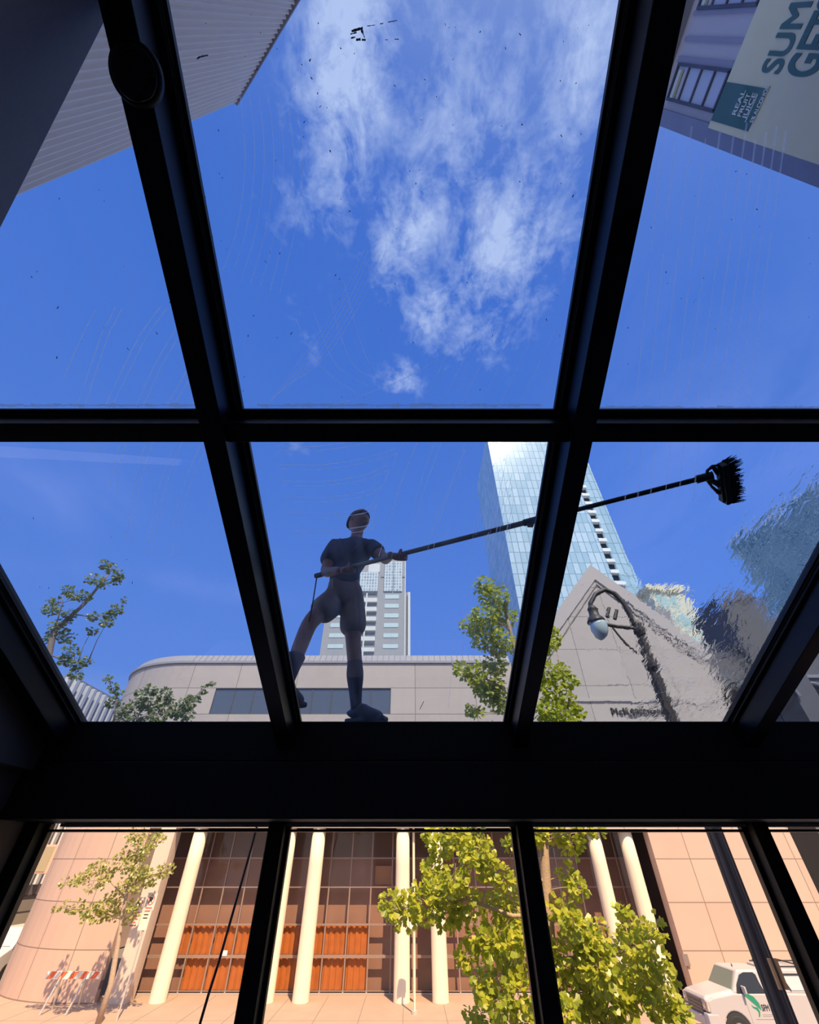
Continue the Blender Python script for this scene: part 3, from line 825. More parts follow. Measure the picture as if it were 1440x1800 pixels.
# upper wall in front of the window band: built as strips around the opening
wx0, wx1, wz0, wz1 = -13.6, -1.30, rel(7.53), rel(9.2)
m = MB()
m.wall([(-13.6, YF), (wx1, YF)], zsof, wz0, .35, -13.6); m.wall([(-13.6, YF), (wx1, YF)], wz1, ztop, .35, -13.6)
m.wall([(wx1, YF), (7.4, YF)], zsof, ztop, .35, wx1)
m.build('upper_wall', M_panu, cb)
m = MB(); m.box((-16, YF + .4, zsof), (13.6, YF + 6, zsof + .2)); m.box((-14.55, YF + .36, zsof + .0), (13.6, YF + 2.2, zsof + .1)); m.build('soffit', M_col, cb)
m = MB(); m.box((-14.6, YF - .06, zsof), (13.6, YF + .02, zsof + .28)); m.build('column_beam', mat('beam_stone', (.62, .47, .40), .75), cb)
for k in range(9):
    xa = wx0 + (wx1 - wx0) * k / 9; xb = wx0 + (wx1 - wx0) * (k + 1) / 9
    m = MB(); f = .035
    m.box((xa, YF + .05, wz0), (xa + f, YF + .15, wz1)); m.box((xb - f, YF + .05, wz0), (xb, YF + .15, wz1))
    m.box((xa, YF + .05, wz0), (xb, YF + .15, wz0 + f)); m.box((xa, YF + .05, wz1 - f), (xb, YF + .15, wz1))
    o = m.build('window', mat('grey_window_frame', (.13, .12, .12), .5), cb)
    g = MB(); g.box((xa + f, YF + .09, wz0 + f), (xb - f, YF + .11, wz1 - f)); g.build('pane', mat('grey_reflective_glass', (.17, .19, .21), .12, .3), o)
# roof edge, sloping back
m = MB(); n0 = 0
edge = [(-23.0, YF + 20)] + arc + [(7.3, YF)]
def offp(pts, d):
    P = [Vector(p) for p in pts]; out = []
    for i in range(len(P)):
        t = (P[min(i + 1, len(P) - 1)] - P[max(i - 1, 0)]).normalized(); out.append(P[i] + Vector((-t.y, t.x)) * d)
    return out
a_, b_, c_ = offp(edge, -.12), offp(edge, .25), offp(edge, 1.2)
for i in range(len(edge)):
    m.v += [(a_[i].x, a_[i].y, ztop - .05), (a_[i].x, a_[i].y, ztop + .10), (b_[i].x, b_[i].y, ztop + .62), (c_[i].x, c_[i].y, ztop + .62), (c_[i].x, c_[i].y, ztop - .05)]
for i in range(len(edge) - 1):
    for k in range(5):
        k2 = (k + 1) % 5
        m.face([5 * i + k, 5 * (i + 1) + k, 5 * (i + 1) + k2, 5 * i + k2])
m.face([0, 1, 2, 3, 4]); q = 5 * (len(edge) - 1); m.face([q + 4, q + 3, q + 2, q + 1, q])
x = -15.8
while x < 7.2:
    m.bar((x, YF - .125, ztop + .1), (x, YF + .245, ztop + .625), .03, .03, (0, -1, 0), 1); x += .42
m.build('roof_edge', [M_lead, mat('dark_seam', (.22, .21, .21), .6)], cb)
m = MB(); m.box((-16, YF + 1.2, zsof + .3), (13.6, YF + 20, ztop + .3)); m.box((-14.5, YF + 2.6, .06), (21.7, YF + 19, ztop - .3)); m.build('building_core', mat('core_dark', (.12, .08, .07), .9), cb)
# gabled right part
gx0, gx1, gxm, gz = 7.4, 21.75, 15.45, rel(19.2)
sl = 1.12
gl = gz - (gxm - gx0) * sl; gr = gz - (gx1 - gxm) * sl
YG = YF - .25
m = MB()
def gablewall(x0, x1, zl, zr, zapex, y, th, zb):
    poly = [(x0, zb), (x1, zb), (x1, zr), (gxm, zapex), (x0, zl)]
    m.prism(poly, th, 'Y', y)
gablewall(gx0, gx1, gl - .5, gr - .5, gz - .55, YG, .6, rel(1.35))
m.build('gable_wall', panel_mat('gable_stone', (.50, .43, .37), 3.1, 2.6, 15.45, 14.6), cb)
m = MB()
for (xa, za, xb2, zb2) in ((gx0, gl - .5, gxm, gz - .55), (gx1, gr - .5, gxm, gz - .55)):
    p = Vector((xa, YG - .12, za)); q = Vector((xb2, YG - .12, zb2))
    m.hexa([p + Vector((0, 0, -.75)), q + Vector((0, 0, -.85)), q + Vector((0, .9, -.85)), p + Vector((0, .9, -.75)),
            p + Vector((0, 0, .55)), q + Vector((0, 0, .6)), q + Vector((0, .9, .6)), p + Vector((0, .9, .55))])
m.build('rake_coping', mat('coping_stone', (.50, .44, .39), .7), cb)
m = MB()
for (xa, za, xb2, zb2) in ((gx0 + .6, gl - .45, gxm, gz - 1.75), (gx1 - .6, gr - .4, gxm, gz - 1.75)):
    m.bar((xa, YG - .03, za - 1.0), (xb2, YG - .03, zb2 - .1), .06, .08, (0, 1, 0))
m.build('rake_moulding', mat('dark_moulding', (.20, .17, .15), .7), cb)
m = MB(); m.wall([(13.6, YG), (gx1, YG)], 0.06, rel(1.35), .6, 13.6); m.build('panel_wall', M_pan, cb)
m = MB(); m.box((gx1 - .6, YG + .6, .06), (gx1, YG + 19, gr - .6)); m.build('side_wall', M_pan, cb)
m = MB(); m.box((9.0, YG - .10, rel(8.25)), (gx1, YG, rel(8.42))); m.build('ledge', mat('coping_stone', (.50, .44, .39), .7), cb)
text_mesh('sign_lettering', 'McKENDREE', .60, .03, mat('dark_bronze_letters', (.05, .045, .04), .5), cb, (15.35, YG - .06, rel(7.42)), (1, 0, 0), (0, 0, 1), .012, 'CENTER', 1.12)
m = MB(); p = at(1205, 1687, YG); m.box((p.x - .14, YG - .08, p.z - .2), (p.x + .14, YG, p.z + .2)); m.build('wall_box', mat('grey_metal_box', (.25, .2, .18), .5), cb)
# columns
YC = YF + .35
for k, rt in enumerate((-.4587, -.401, -.2295, -.1735, -.0126, .0496, .352, .4127)):
    x = rt * YC; m = MB()
    if k == 0:
        m.box((x - .42, YC - .42, .06), (x + .42, YC + .42, zsof)); m.build('square_pillar', mat('pillar_stone', (.70, .56, .46), .75, var=.06), cb)
    else:
        m.lathe((x, YC, .06), [(.41, 0), (.41, .02), (.40, .1), (.385, 5), (.37, zsof - .06)], 32)
        m.build('column', M_col, cb, smooth=True)
# curtain wall behind the columns
YW = YF + 1.75
def zrow(py): return at(720, py, YW).z
rows = [zrow(1743), zrow(1680), zrow(1625), zrow(1559), zrow(1508.5), zsof]
M_mul = mat('brown_mullion', (.33, .24, .20), .45, .2)
M_cur = mat('orange_curtain', (.62, .23, .055), .85, var=.25, scale=2.5)
M_lin = mat('brown_interior', (.42, .29, .24), .9, var=.2, scale=.8)
M_lin2 = mat('dark_interior', (.23, .175, .155), .9, var=.2, scale=.8)
m = MB(); m.box((-14.6, YW - .05, .06), (13.6, YW + .15, rows[0])); m.build('sill', mat('grey_sill', (.45, .36, .32), .7), cb)
nw = 0
k = 0
x = -4.6 - 1.2 * 8
while x < 13.5:
    xa, xb = x, min(x + 1.2, 13.6)
    m = MB(); f = .035
    m.box((xa - f, YW - .05, rows[0]), (xa + f, YW + .06, zsof))
    for z in rows[:-1]: m.box((xa + f, YW - .05, z - f), (xb - f, YW + .06, z + f))
    if abs(rows[1]) > 0: m.box((xa + f, YW - .06, rows[1] - .08), (xb - f, YW + .05, rows[1] + .03))
    o = m.build('window', M_mul, cb)
    g = MB(); g.box((xa + f, YW - .005, rows[0] + f), (xb - f, YW + .005, zsof)); g.build('pane', M_pane, o)
    xm = (xa + xb) / 2
    orange = (xm < -2.2 and xm > -13.2)
    if orange:
        c = MB()
        for r in (0, 1):
            if xm < -12 and r == 0: continue
            zz0, zz1 = rows[r] + .03, rows[r + 1] - .06
            nst = 40; n0 = len(c.v); ph = random.uniform(0, 6)
            for i in range(nst + 1):
                xx = xa + f + (xb - xa - 2 * f) * i / nst
                yy = YW + .16 + .03 * math.sin(i * .55 + ph) + .015 * math.sin(i * 1.7 + ph * 2)
                c.v += [(xx, yy, zz0), (xx, yy, zz1), (xx, yy + .015, zz0), (xx, yy + .015, zz1)]
            for i in range(nst):
                a = n0 + 4 * i
                c.face([a, a + 4, a + 5, a + 1]); c.face([a + 2, a + 3, a + 7, a + 6])
        if c.f: c.build('curtain', M_cur, o, smooth=True)
    x += 1.2; k += 1
m = MB(); m.box((-14.6, YW + .45, .1), (13.7, YW + .55, rows[4])); m.build('inner_wall', M_lin, cb)
m = MB(); m.box((-14.6, YW + .40, rows[4]), (13.7, YW + .50, zsof)); m.build('inner_wall', M_lin2, cb)
m = MB(); p = at(608, 1548, YW); m.box((at(659, 1550, YW).x, YW + .2, rows[3] + .1), (at(688, 1550, YW).x, YW + .25, rows[4] - .35)); m.build('pale_blind', mat('pale_blind', (.62, .42, .28), .8), cb)
m = MB(); m.box((at(400, 1650, YW).x - .15, YW - .08, at(400, 1679, YW).z - .02), (at(400, 1650, YW).x + .16, YW - .06, at(400, 1679, YW).z + .18)); m.build('notice', mat('white_notice', (.8, .8, .85), .5), cb)
# white downpipe beside the middle column
m = MB(); xx = (-.0126 * YC) + .62; m.tube([(xx, YC + .1, .1), (xx, YC + .1, zsof)], .07, 10); m.build('downpipe', M_col, cb)

# box hung on the curved left end
c = at(92, 1510, 33.0)
bx = thing('wall_sign_box', 'boxy beige sign case hung on the curved left corner of the concrete building', 'sign', c)
m = MB(); m.box((c.x - .55, c.y - .3, c.z - .68), (c.x + .5, c.y + .3, c.z + .68)); m.build('case', mat('peach_metal', (.68, .42, .30), .6), bx, bevel=.03)
m = MB(); m.box((c.x - .49, c.y - .33, c.z - .58), (c.x + .05, c.y - .295, c.z + .58)); m.build('screen', mat('olive_panel', (.40, .33, .20), .4), bx)
m = MB(); m.box((c.x + .3, c.y - .1, c.z + .56), (c.x + 1.0, c.y + .1, c.z + .66)); m.build('bracket', mat('peach_metal', (.68, .42, .30), .6), bx)
m = MB(); m.box((c.x + .3, c.y - .1, c.z - .64), (c.x + 1.0, c.y + .1, c.z - .55)); m.build('bracket', mat('peach_metal', (.68, .42, .30), .6), bx)

# finned building down the side street
fb = thing('finned_building', 'white finned office building beyond the curved left corner', 'building', (-36, 48, 0))
m = MB(); m.box((-46, 34, 0), (-27.3, 70, rel(11.4))); m.build('wall', mat('grey_render', (.30, .28, .28), .8), fb)
M_fin = mat('white_fin', (.72, .72, .76), .5)
m = MB()
z_a, z_b = rel(-1.35), rel(11.2)
y = 34.3
while y < 69: m.box((-27.3, y, z_a), (-27.0, y + .32, z_b)); y += .8
x = -45.6
while x < -27.5: m.box((x, 33.7, z_a), (x + .30, 34, z_b)); x += .72
m.build('fins', M_fin, fb)
bands = [(-1.35, -1.9, (.22, .20, .20)), (-1.9, -2.15, (.08, .07, .07)), (-2.15, -2.75, (.42, .38, .34)), (-2.75, -2.85, (.1, .09, .09)), (-2.85, -3.75, (.50, .44, .36)), (-3.75, -4.6, (.09, .08, .08))]
for i, (a, b, c3) in enumerate(bands):
    m = MB(); m.box((-46.05, 33.8, rel(b)), (-27.15, 69.9, rel(a))); m.build('band', mat('band_%d' % i, c3, .7), fb)
p = at(29, 1660, 36.5)
vn = thing('van', 'white van parked by the finned building, left edge of the street', 'van', (p.x, p.y, 0))
x0 = p.x
m = MB(); m.prism([(34.2, .4), (38.9, .4), (38.9, 1.95), (38.4, 2.15), (35.8, 2.15), (34.9, 1.35), (34.2, 1.1)], 1.8, 'X', x0 - .9); m.build('body', mat('white_van_paint', (.66, .64, .62), .35), vn, bevel=.05)
m = MB()
for a, b in ((35.9, 36.8), (36.95, 37.9)): m.box((x0 + .88, a, 1.35), (x0 + .93, b, 1.9))
m.box((x0 - .7, 34.95, 1.4), (x0 + .7, 35.3, 1.42)); m.build('windows', mat('dark_car_glass', (.03, .035, .04), .1), vn)
for yy in (35.1, 37.9):
    for sx in (-.92, .74):
        m = MB(); m.cyl((x0 + sx, yy, .36), .36, .18, 24, 'X'); m.build('wheel', mat('tyre_rubber', (.03, .03, .03), .8), vn)

# mid-rise apartment tower behind the roof edge
YT = 120.
def tx(px, py): return at(px, py, YT).x
def tz(py): return at(720, py, YT).z
tw = thing('apartment_tower', 'grey apartment tower with white balconies and windows behind the roof edge', 'building', (-12, YT + 10, 0))
xr = tx(712, 1040); xl = tx(572, 1093) - .3; xm1 = tx(590, 1040)
top = tz(983)
M_tg = mat('tower_grey', (.43, .42, .41), .8, var=.05)
m = MB(); m.box((xl, YT, 0), (xr, YT + 22, top)); m.box((xr, YT + 2, 0), (xr + 1.0, YT + 20, tz(1036))); m.build('wall', M_tg, tw)
m = MB(); m.box((xr + .95, YT + 1, 0), (xr + 1.75, YT + 3, tz(1038))); m.box((xr - .1, YT - .15, 0), (xr + .22, YT + .2, top)); m.build('white_edge', mat('white_render', (.78, .78, .74), .6), tw)
M_tw = mat('mint_white_window', (.66, .78, .74), .3)
xw0, xw1 = tx(674, 1120), tx(700, 1120)
xL0, xL1 = tx(577, 1130), tx(604, 1130)
xB0, xB1 = tx(633, 1080), tx(662, 1080)
ys = [1049, 1065, 1082, 1099, 1117, 1136]
for i, y in enumerate(ys):
    z0_, z1_ = tz(y + 3.7), tz(y - 3.4)
    m = MB(); m.box((xw0, YT - .12, z0_), (xw1, YT + .05, z1_)); m.build('window', M_tw, tw)
    m = MB(); m.box((xL0, YT - .12, z0_), (xL1, YT + .05, z1_)); m.build('window', M_tw, tw)
    m = MB(); m.box((xB0, YT - .9, tz(y + 11)), (xB1, YT + .05, tz(y + 4))); m.build('balcony', mat('white_balcony', (.80, .80, .74), .6), tw)
    m = MB(); m.box((xB0, YT - .06, tz(y + 4)), (xB1, YT + .02, tz(y - 4.5))); m.build('balcony_recess', mat('grey_recess', (.27, .27, .27), .8), tw)
m = MB(); m.box((tx(642, 1080), YT - 1.0, 0), (tx(644.5, 1080), YT - .85, tz(1045))); m.build('white_pipe', mat('white_render', (.78, .78, .74), .6), tw)
M_tb = grid_mat('tower_bay_glass', (.28, .38, .42), (.75, .82, .80), (.82, .84, .80), .9, 1.15, .14, .3)
m = MB(); m.box((xB0 - 1.5, YT - .9, tz(1041)), (xB1, YT, tz(1008))); m.build('glazed_bay', M_tb, tw)
m = MB(); m.box((tx(676, 1010), YT - .35, tz(1040)), (tx(691, 1010), YT, tz(988))); m.build('glazed_bay', M_tb, tw)
m = MB(); m.box((tx(692.5, 1010), YT - .35, tz(1040)), (tx(707, 1010), YT, tz(988))); m.build('glazed_bay', M_tb, tw)
m = MB(); m.box((tx(648, 1000), YT - .3, tz(1006)), (tx(668, 1000), YT, tz(992))); m.build('penthouse_window', mat('white_balcony', (.80, .80, .74), .6), tw)
m = MB(); m.box((tx(670, 1010), YT - .2, tz(1014) - .2), (xr, YT, tz(1014) + .3)); m.build('floor_band', mat('tower_band', (.36, .35, .34), .8), tw)

# glass skyscraper
YS = 105.
gs = thing('glass_skyscraper', 'tall pale blue glass skyscraper with a stepped dark corner, behind the stone gable', 'building', (.46 * YS, YS + 15, 0))
zt_ = rel(1.235 * YS)
M_gl = grid_mat('pale_blue_curtain_glass', (.40, .58, .66), (.78, .88, .92), (.30, .42, .47), 1.9, 3.9, .14, .18, .0, .6)
M_gl2 = grid_mat('blue_curtain_glass', (.36, .54, .62), (.58, .74, .80), (.26, .36, .42), 1.9, 3.9, .14, .18, .0, .6)
xa, xb, xc = .293 * YS, .572 * YS, .640 * YS
m = MB(); m.box((xa, YS, 0), (xb, YS + 30, zt_)); m.build('main_shaft', M_gl, gs)
m = MB(); m.box((xb + 2.4, YS + .6, 0), (xc, YS + 28, zt_ - 2)); m.build('side_shaft', M_gl2, gs)
m = MB(); m.box((xb, YS + 1.2, 0), (xb + 2.4, YS + 27, zt_ - 4)); m.build('recess', mat('dark_recess', (.03, .035, .045), .5), gs)
zz = 8.
while zz < zt_ - 6:
    m = MB(); m.box((xb - .1, YS - .25, zz), (xb + 2.5, YS + 1.3, zz + 1.2)); m.build('corner_balcony', mat('white_slab', (.85, .86, .86), .5), gs); zz += 3.9

# cream office block right of the gable
co = thing('cream_office_block', 'cream stone office block with large pale windows right of the gable', 'building', (50, 70, 0))
Yc = 62.
x0, x1 = .655 * Yc, .775 * Yc
zc_ = rel(.575 * Yc)
m = MB(); m.box((x0, Yc, 0), (x1 - 1.2, Yc + 16, zc_)); m.box((x1 - 1.2, Yc, 0), (x1 + 1.0, Yc + 14, zc_ - 6.5)); m.build('wall', mat('cream_stone', (.78, .72, .52), .7, var=.1, scale=.6), co)
for i in range(3):
    for j in range(5):
        xx = x0 + .6 + i * 2.25; z = zc_ - 2.8 - j * 3.6
        if i == 2: z -= 4
        m = MB(); m.box((xx, Yc - .12, z - 1.0), (xx + 1.6, Yc + .05, z + 1.3)); m.build('window', mat('mint_glass', (.42, .62, .60), .2), co)
m = MB(); m.box((x0 - .4, Yc - .5, zc_ - .6), (x1 - .8, Yc + 16.4, zc_ + .3)); m.build('cornice', mat('cream_stone', (.78, .72, .52), .7, var=.1, scale=.6), co)
m = MB(); m.box((x0 + .1, Yc - .3, zc_ - 16), (x0 + 1.9, Yc - .12, zc_ - 4)); m.build('dark_return', mat('grey_render', (.30, .28, .28), .8), co)

# rounded green glass tower, right edge
Zh = 52.
gt = thing('rounded_glass_tower', 'blue-grey glass tower with white floor bands, far right edge', 'building', (1.5 * Zh, 1.2 * Zh, 0))
p0 = Vector((1.427 * Zh, 1.027 * Zh)); p1 = Vector((1.325 * Zh, 1.42 * Zh))
dd = (p1 - p0).normalized(); rgt = Vector((dd.y, -dd.x))
s0 = p0 - dd * 10
pts = [s0, p1 - dd * 3]
cen = p1 - dd * 3 + rgt * 3
for k in range(1, 7):
    a = R(90) * k / 6
    pts.append(cen - rgt * 3 * math.cos(a) + dd * 3 * math.sin(a))
pts += [cen + rgt * 16 + dd * 3, cen + rgt * 16 - dd * 22]
path = [(p.x, p.y) for p in pts][::-1]
m = MB(); m.wall(path + [path[0]], 0, rel(Zh), .3)
m.build('wall', grid_mat('teal_tower_glass', (.10, .22, .28), (.26, .38, .42), (.45, .52, .52), 1.7, 3.6, .22, .2, .0, 1.0), gt)
m = MB(); m.prism([(p.x, p.y) for p in pts], .5, 'Z', rel(Zh)); m.build('roof', mat('white_slab', (.85, .86, .86), .5), gt)

# dark stone church beyond the gable
ch = thing('dark_church', 'dark grey stone church with round-arched windows right of the beige building', 'church', (34, 42, 0))
YD = 34.; xd0, xd1 = 23.3, 48.
M_ds = mat('dark_church_stone', (.125, .12, .125), .85, var=.15, scale=.8)
zD = rel(.375 * YD)
m = MB(); m.box((xd0, YD, 0), (xd1, YD + 22, zD)); m.build('wall', M_ds, ch)
m = MB(); m.box((xd0 + 4.6, YD - .6, 0), (xd0 + 8.4, YD + 4, rel(.525 * YD))); m.prism([(xd0 + 4.4, rel(.525 * YD)), (xd0 + 8.6, rel(.525 * YD)), (xd0 + 6.5, rel(.56 * YD))], 4.6, 'Y', YD - .7); m.build('tower', M_ds, ch)
m = MB(); m.prism([(xd0 - .3, zD), (xd1, zD), (xd1, zD + 1.0), (xd0 + 1.5, zD + 1.0)], 21, 'Y', YD); m.build('roof', mat('slate_roof', (.09, .09, .10), .6), ch)
def archpoly(xc, w_, z0_, z1_):
    pts = [(xc - w_, z0_), (xc + w_, z0_), (xc + w_, z1_)]
    for k in range(1, 12):
        a = math.pi * k / 12; pts.append((xc + w_ * math.cos(a), z1_ + w_ * math.sin(a)))
    return pts + [(xc - w_, z1_)]
xc_ = xd0 + 2.2
for i in range(7):
    x = xd0 + 2.4 + i * 3.15
    if 1.2 < (x - xd0 - 4.6) < 2.6: pass
    for (za, zb_) in ((rel(5.0), rel(9.6)), (rel(-3), rel(1.6))):
        m = MB(); m.prism(archpoly(x, .95, za, zb_), .1, 'Y', YD - .68 if xd0 + 4.6 < x < xd0 + 8.4 else YD - .08); o = m.build('arched_window', mat('near_black_glass', (.02, .018, .018), .5, spec=.2), ch)
    m = MB()
    pts = archpoly(x, 1.18, rel(4.8), rel(9.6)); yy = YD - .76 if xd0 + 4.6 < x < xd0 + 8.4 else YD - .16
    m.tube([(a, yy, b) for a, b in pts[2:]] , .12, 6); m.build('arch_moulding', mat('pale_grey_stone', (.26, .26, .27), .8), ch)
m = MB(); m.box((xd0, YD - .15, rel(4.3)), (xd1, YD, rel(4.6))); m.box((xd0, YD - .15, rel(11.2)), (xd1, YD, rel(11.45))); m.build('string_course', mat('pale_grey_stone', (.26, .26, .27), .8), ch)

# ================================================================== STREET FURNITURE
# barricade
bY = 28.6
a, b = at(80, 1720, bY), at(174, 1722, bY)
zt_ = at(120, 1707, bY).z; zb_ = at(120, 1721, bY).z
br = thing('barricade', 'orange and white striped barricade standing before the curved wall', 'barricade', ((a.x + b.x) / 2, bY, .06))
m = MB(); m.box((a.x, bY - .03, zb_), (b.x, bY + .03, zt_)); m.build('board', mat('white_reflective_board', (.86, .82, .72), .5), br)
m = MB(); L = b.x - a.x; hgt = zt_ - zb_
for k in range(5):
    x = a.x + .05 + L * k / 5.0; wdt = L / 10
    m.prism([(x, zb_ + .01), (x + wdt, zb_ + .01), (min(x + wdt + hgt * .7, b.x), zt_ - .01), (min(x + hgt * .7, b.x - .01), zt_ - .01)], .004, 'Y', bY - .036)
m.build('orange_stripes', mat('orange_reflective', (.85, .17, .06), .5), br)
for sx in (.24, .70):
    xx = a.x + L * sx
    for yy in (-.42, .42):
        m = MB(); m.bar((xx + .1, bY, zb_ + .1), (xx, bY + yy, .06), .06, .06); m.build('leg', mat('galvanised_steel', (.62, .58, .52), .4, .3), br)
# sign post with two parking signs
sY = 27.4
p = at(207, 1788, sY)
sp = thing('sign_post', 'thin steel post on the far sidewalk carrying two no parking plates', 'sign', (p.x, sY, .06))
ztp = at(245, 1566, sY).z
m = MB(); m.box((p.x - .03, sY - .02, .06), (p.x + .03, sY + .02, ztp)); m.build('post', mat('galvanised_steel', (.62, .58, .52), .4, .3), sp)
M_sg = mat('white_sign_face', (.84, .70, .62), .5); M_red = mat('sign_red', (.62, .12, .10), .5); M_blk = mat('sign_black', (.06, .04, .04), .5)
def sign(cxp, xo, ztop_, zlow, lab):
    m = MB(); m.box((cxp - .235, sY - .05, zlow), (cxp + .235, sY - .03, ztop_)); o = m.build('sign_plate', M_sg, sp)
    m = MB()
    cz = ztop_ - .26; N = 28
    m.tube([(cxp + .15 * math.cos(2 * math.pi * k / N), sY - .055, cz + .17 * math.sin(2 * math.pi * k / N)) for k in range(N + 1)], .012, 6)
    m.bar((cxp - .10, sY - .056, cz + .11), (cxp + .10, sY - .056, cz - .11), .02, .01, (0, 1, 0))
    for q in range(5 if lab else 2): m.box((cxp - .15, sY - .056, cz - .30 - q * .11), (cxp + .15 - (q % 2) * .06, sY - .05, cz - .26 - q * .11))
    m.build('red_marking', M_red, o)
    text_mesh('letter', 'P', .30, .003, M_blk, sp, (cxp - .10, sY - .058, cz - .11), (1, 0, 0), (0, 0, 1), .01)
sign(p.x - .55, 0, at(240, 1577, sY).z, at(232, 1627, sY).z, True)
sign(p.x - .03, 0, at(260, 1569, sY).z, at(255, 1600, sY).z, False)
m = MB(); m.box((p.x - .27, sY - .05, at(258, 1635, sY).z), (p.x + .14, sY - .03, at(258, 1602, sY).z)); o = m.build('sign_plate', mat('ivory_plate', (.86, .78, .64), .5), sp)
m = MB()
for q, zz in enumerate((1607, 1613)): m.box((p.x - .17, sY - .054, at(258, zz, sY).z - .03), (p.x + .04, sY - .05, at(258, zz, sY).z + .01))
m.build('small_print', M_blk, o)
# centre post with box
q = at(729, 1776, 28.4)
pp = thing('crossing_post', 'slim white post with a box on top between the two middle columns', 'post', (q.x, 28.4, .06))
m = MB(); m.cyl((q.x, 28.4, .06), .045, at(729, 1630, 28.4).z - .06, 12); m.build('post', M_col, pp)
m = MB(); m.box((q.x - .22, 28.3, at(729, 1634, 28.4).z), (q.x + .16, 28.5, at(729, 1617, 28.4).z)); m.build('box', mat('white_render', (.78, .78, .74), .6), pp, bevel=.02)
m = MB(); m.cyl((q.x, 28.4, .06), .14, .1, 16); m.build('base', mat('galvanised_steel', (.62, .58, .52), .4, .3), pp)

# street lamp near the canopy
LY = 6.5
M_lp = mat('dark_lamp_paint', (.075, .066, .064), .5)
b0 = at(1390, 1795, LY); lx = b0.x
tp = at(1116, 1105, LY); lx = (lx + tp.x) / 2
sl_ = thing('street_lamp', 'tall dark street lamp with a hooked arm and hanging glass globe', 'street lamp', (lx, LY, .12))
# fluted shaft
m = MB(); n0 = 0; seg = 32
zs = [.12, .9, 1.0, tp.z - 1.0, tp.z]
rr = [.17, .16, .105, .078, .070]
for i, z in enumerate(zs):
    for k in range(seg):
        r = rr[i] * (1 + (.09 if k % 4 < 2 else -.06)); an = 2 * math.pi * k / seg
        m.v.append((lx + r * math.cos(an), LY + r * math.sin(an), z))
for i in range(len(zs) - 1):
    for k in range(seg): m.face([i * seg + k, i * seg + (k + 1) % seg, (i + 1) * seg + (k + 1) % seg, (i + 1) * seg + k])
m.build('pole', M_lp, sl_)
m = MB(); zc2 = at(1150, 1170, LY).z
m.cyl((lx, LY, zc2 - .05), .11, .12, 20); m.cyl((lx, LY, tp.z - .08), .10, .16, 20); m.lathe((lx, LY, tp.z), [(.08, 0), (.05, .10), (.02, .2), (.001, .25)], 12); m.build('collar', M_lp, sl_)
arcp = [(1116, 1108), (1108, 1085), (1096, 1062), (1080, 1043), (1063, 1036), (1047, 1044), (1038, 1060), (1040, 1074)]
m = MB(); m.tube([Vector((at(x, y, LY).x, LY, at(x, y, LY).z)) for x, y in arcp], [.05, .048, .046, .044, .042, .04, .04, .04], 10); m.build('hook_arm', M_lp, sl_, smooth=True)
m = MB(); m.tube([at(1116, 1103, LY), at(1085, 1101, LY), at(1058, 1096, LY)], [.035, .03, .028], 8)
m.tube([at(1068, 1085, LY), at(1072, 1068, LY)], .03, 8); m.tube([at(1081, 1088, LY), at(1084, 1072, LY)], .03, 8)
m.tube([at(1075, 1100, LY), at(1096, 1128, LY), at(1120, 1150, LY)], .016, 8)
m.build('cross_arm', M_lp, sl_)
hc = at(1045, 1092, LY)
m = MB(); m.lathe((hc.x + .03, LY, hc.z), [(.145, -.02), (.15, .0), (.12, .06), (.085, .10), (.075, .20), (.085, .22), (.05, .28), (.02, .30)], 24); m.build('lamp_hood', M_lp, sl_, smooth=True)
m = MB(); m.lathe((hc.x + .04, LY, hc.z), [(.135, -.02), (.145, -.08), (.14, -.16), (.11, -.25), (.05, -.31), (.001, -.32)], 24); m.build('globe', mat('frosted_globe', (.55, .68, .74), .25), sl_, smooth=True)
# banner arm tip and reflective sleeve
q0, q1 = at(1350, 1681, LY), at(1371, 1735, LY)
m = MB(); 
for d in (-.035, 0.03): m.box((lx + .02 + d, LY - .13, q1.z), (lx + .045 + d, LY - .10, q0.z))
m.build('reflective_strips', mat('amber_reflector', (.90, .55, .25), .4), sl_)

# ================================================================== PICKUP
M_wh = mat('white_car_paint', (.54, .50, .50), .25); M_cg = mat('dark_car_glass', (.03, .035, .04), .1)
M_chr = mat('chrome', (.7, .7, .7), .2, .9); M_blkp = mat('black_plastic', (.04, .04, .045), .5)
YTn, YTf = 24.3, 26.2
xf, xr_ = 11.45, 17.4
pk = thing('pickup_truck', 'white pickup with a canopy back and green swoosh on its door, parked across the street', 'pickup truck', ((xf + xr_) / 2, (YTn + YTf) / 2, 0))
WHX = (12.42, 16.05); WHR = .40
def arch(xc, r, n=12): return [(xc + r * math.cos(math.pi - math.pi * k / n) * 1.0, .38 + r * math.sin(math.pi * k / n)) for k in range(n + 1)]
prof = [(xf + .06, .42)] + arch(WHX[0], .50) + [(WHX[0] + .55, .36)] + [(WHX[1] - .55, .36)] + arch(WHX[1], .50) + [(xr_, .45), (xr_, 1.30), (14.5, 1.33), (12.62, 1.33), (11.75, 1.22), (xf + .06, 1.14)]
m = MB(); m.prism(prof, YTf - YTn, 'Y', YTn); m.build('body', M_wh, pk, bevel=.04)
m = MB(); m.hexa([(xf, YTn + .10, 1.12), (12.66, YTn + .02, 1.30), (12.66, YTf - .02, 1.30), (xf, YTf - .10, 1.12), (xf + .10, YTn + .22, 1.24), (12.66, YTn + .12, 1.43), (12.66, YTf - .12, 1.43), (xf + .10, YTf - .22, 1.24)]); m.build('hood', M_wh, pk, bevel=.05)
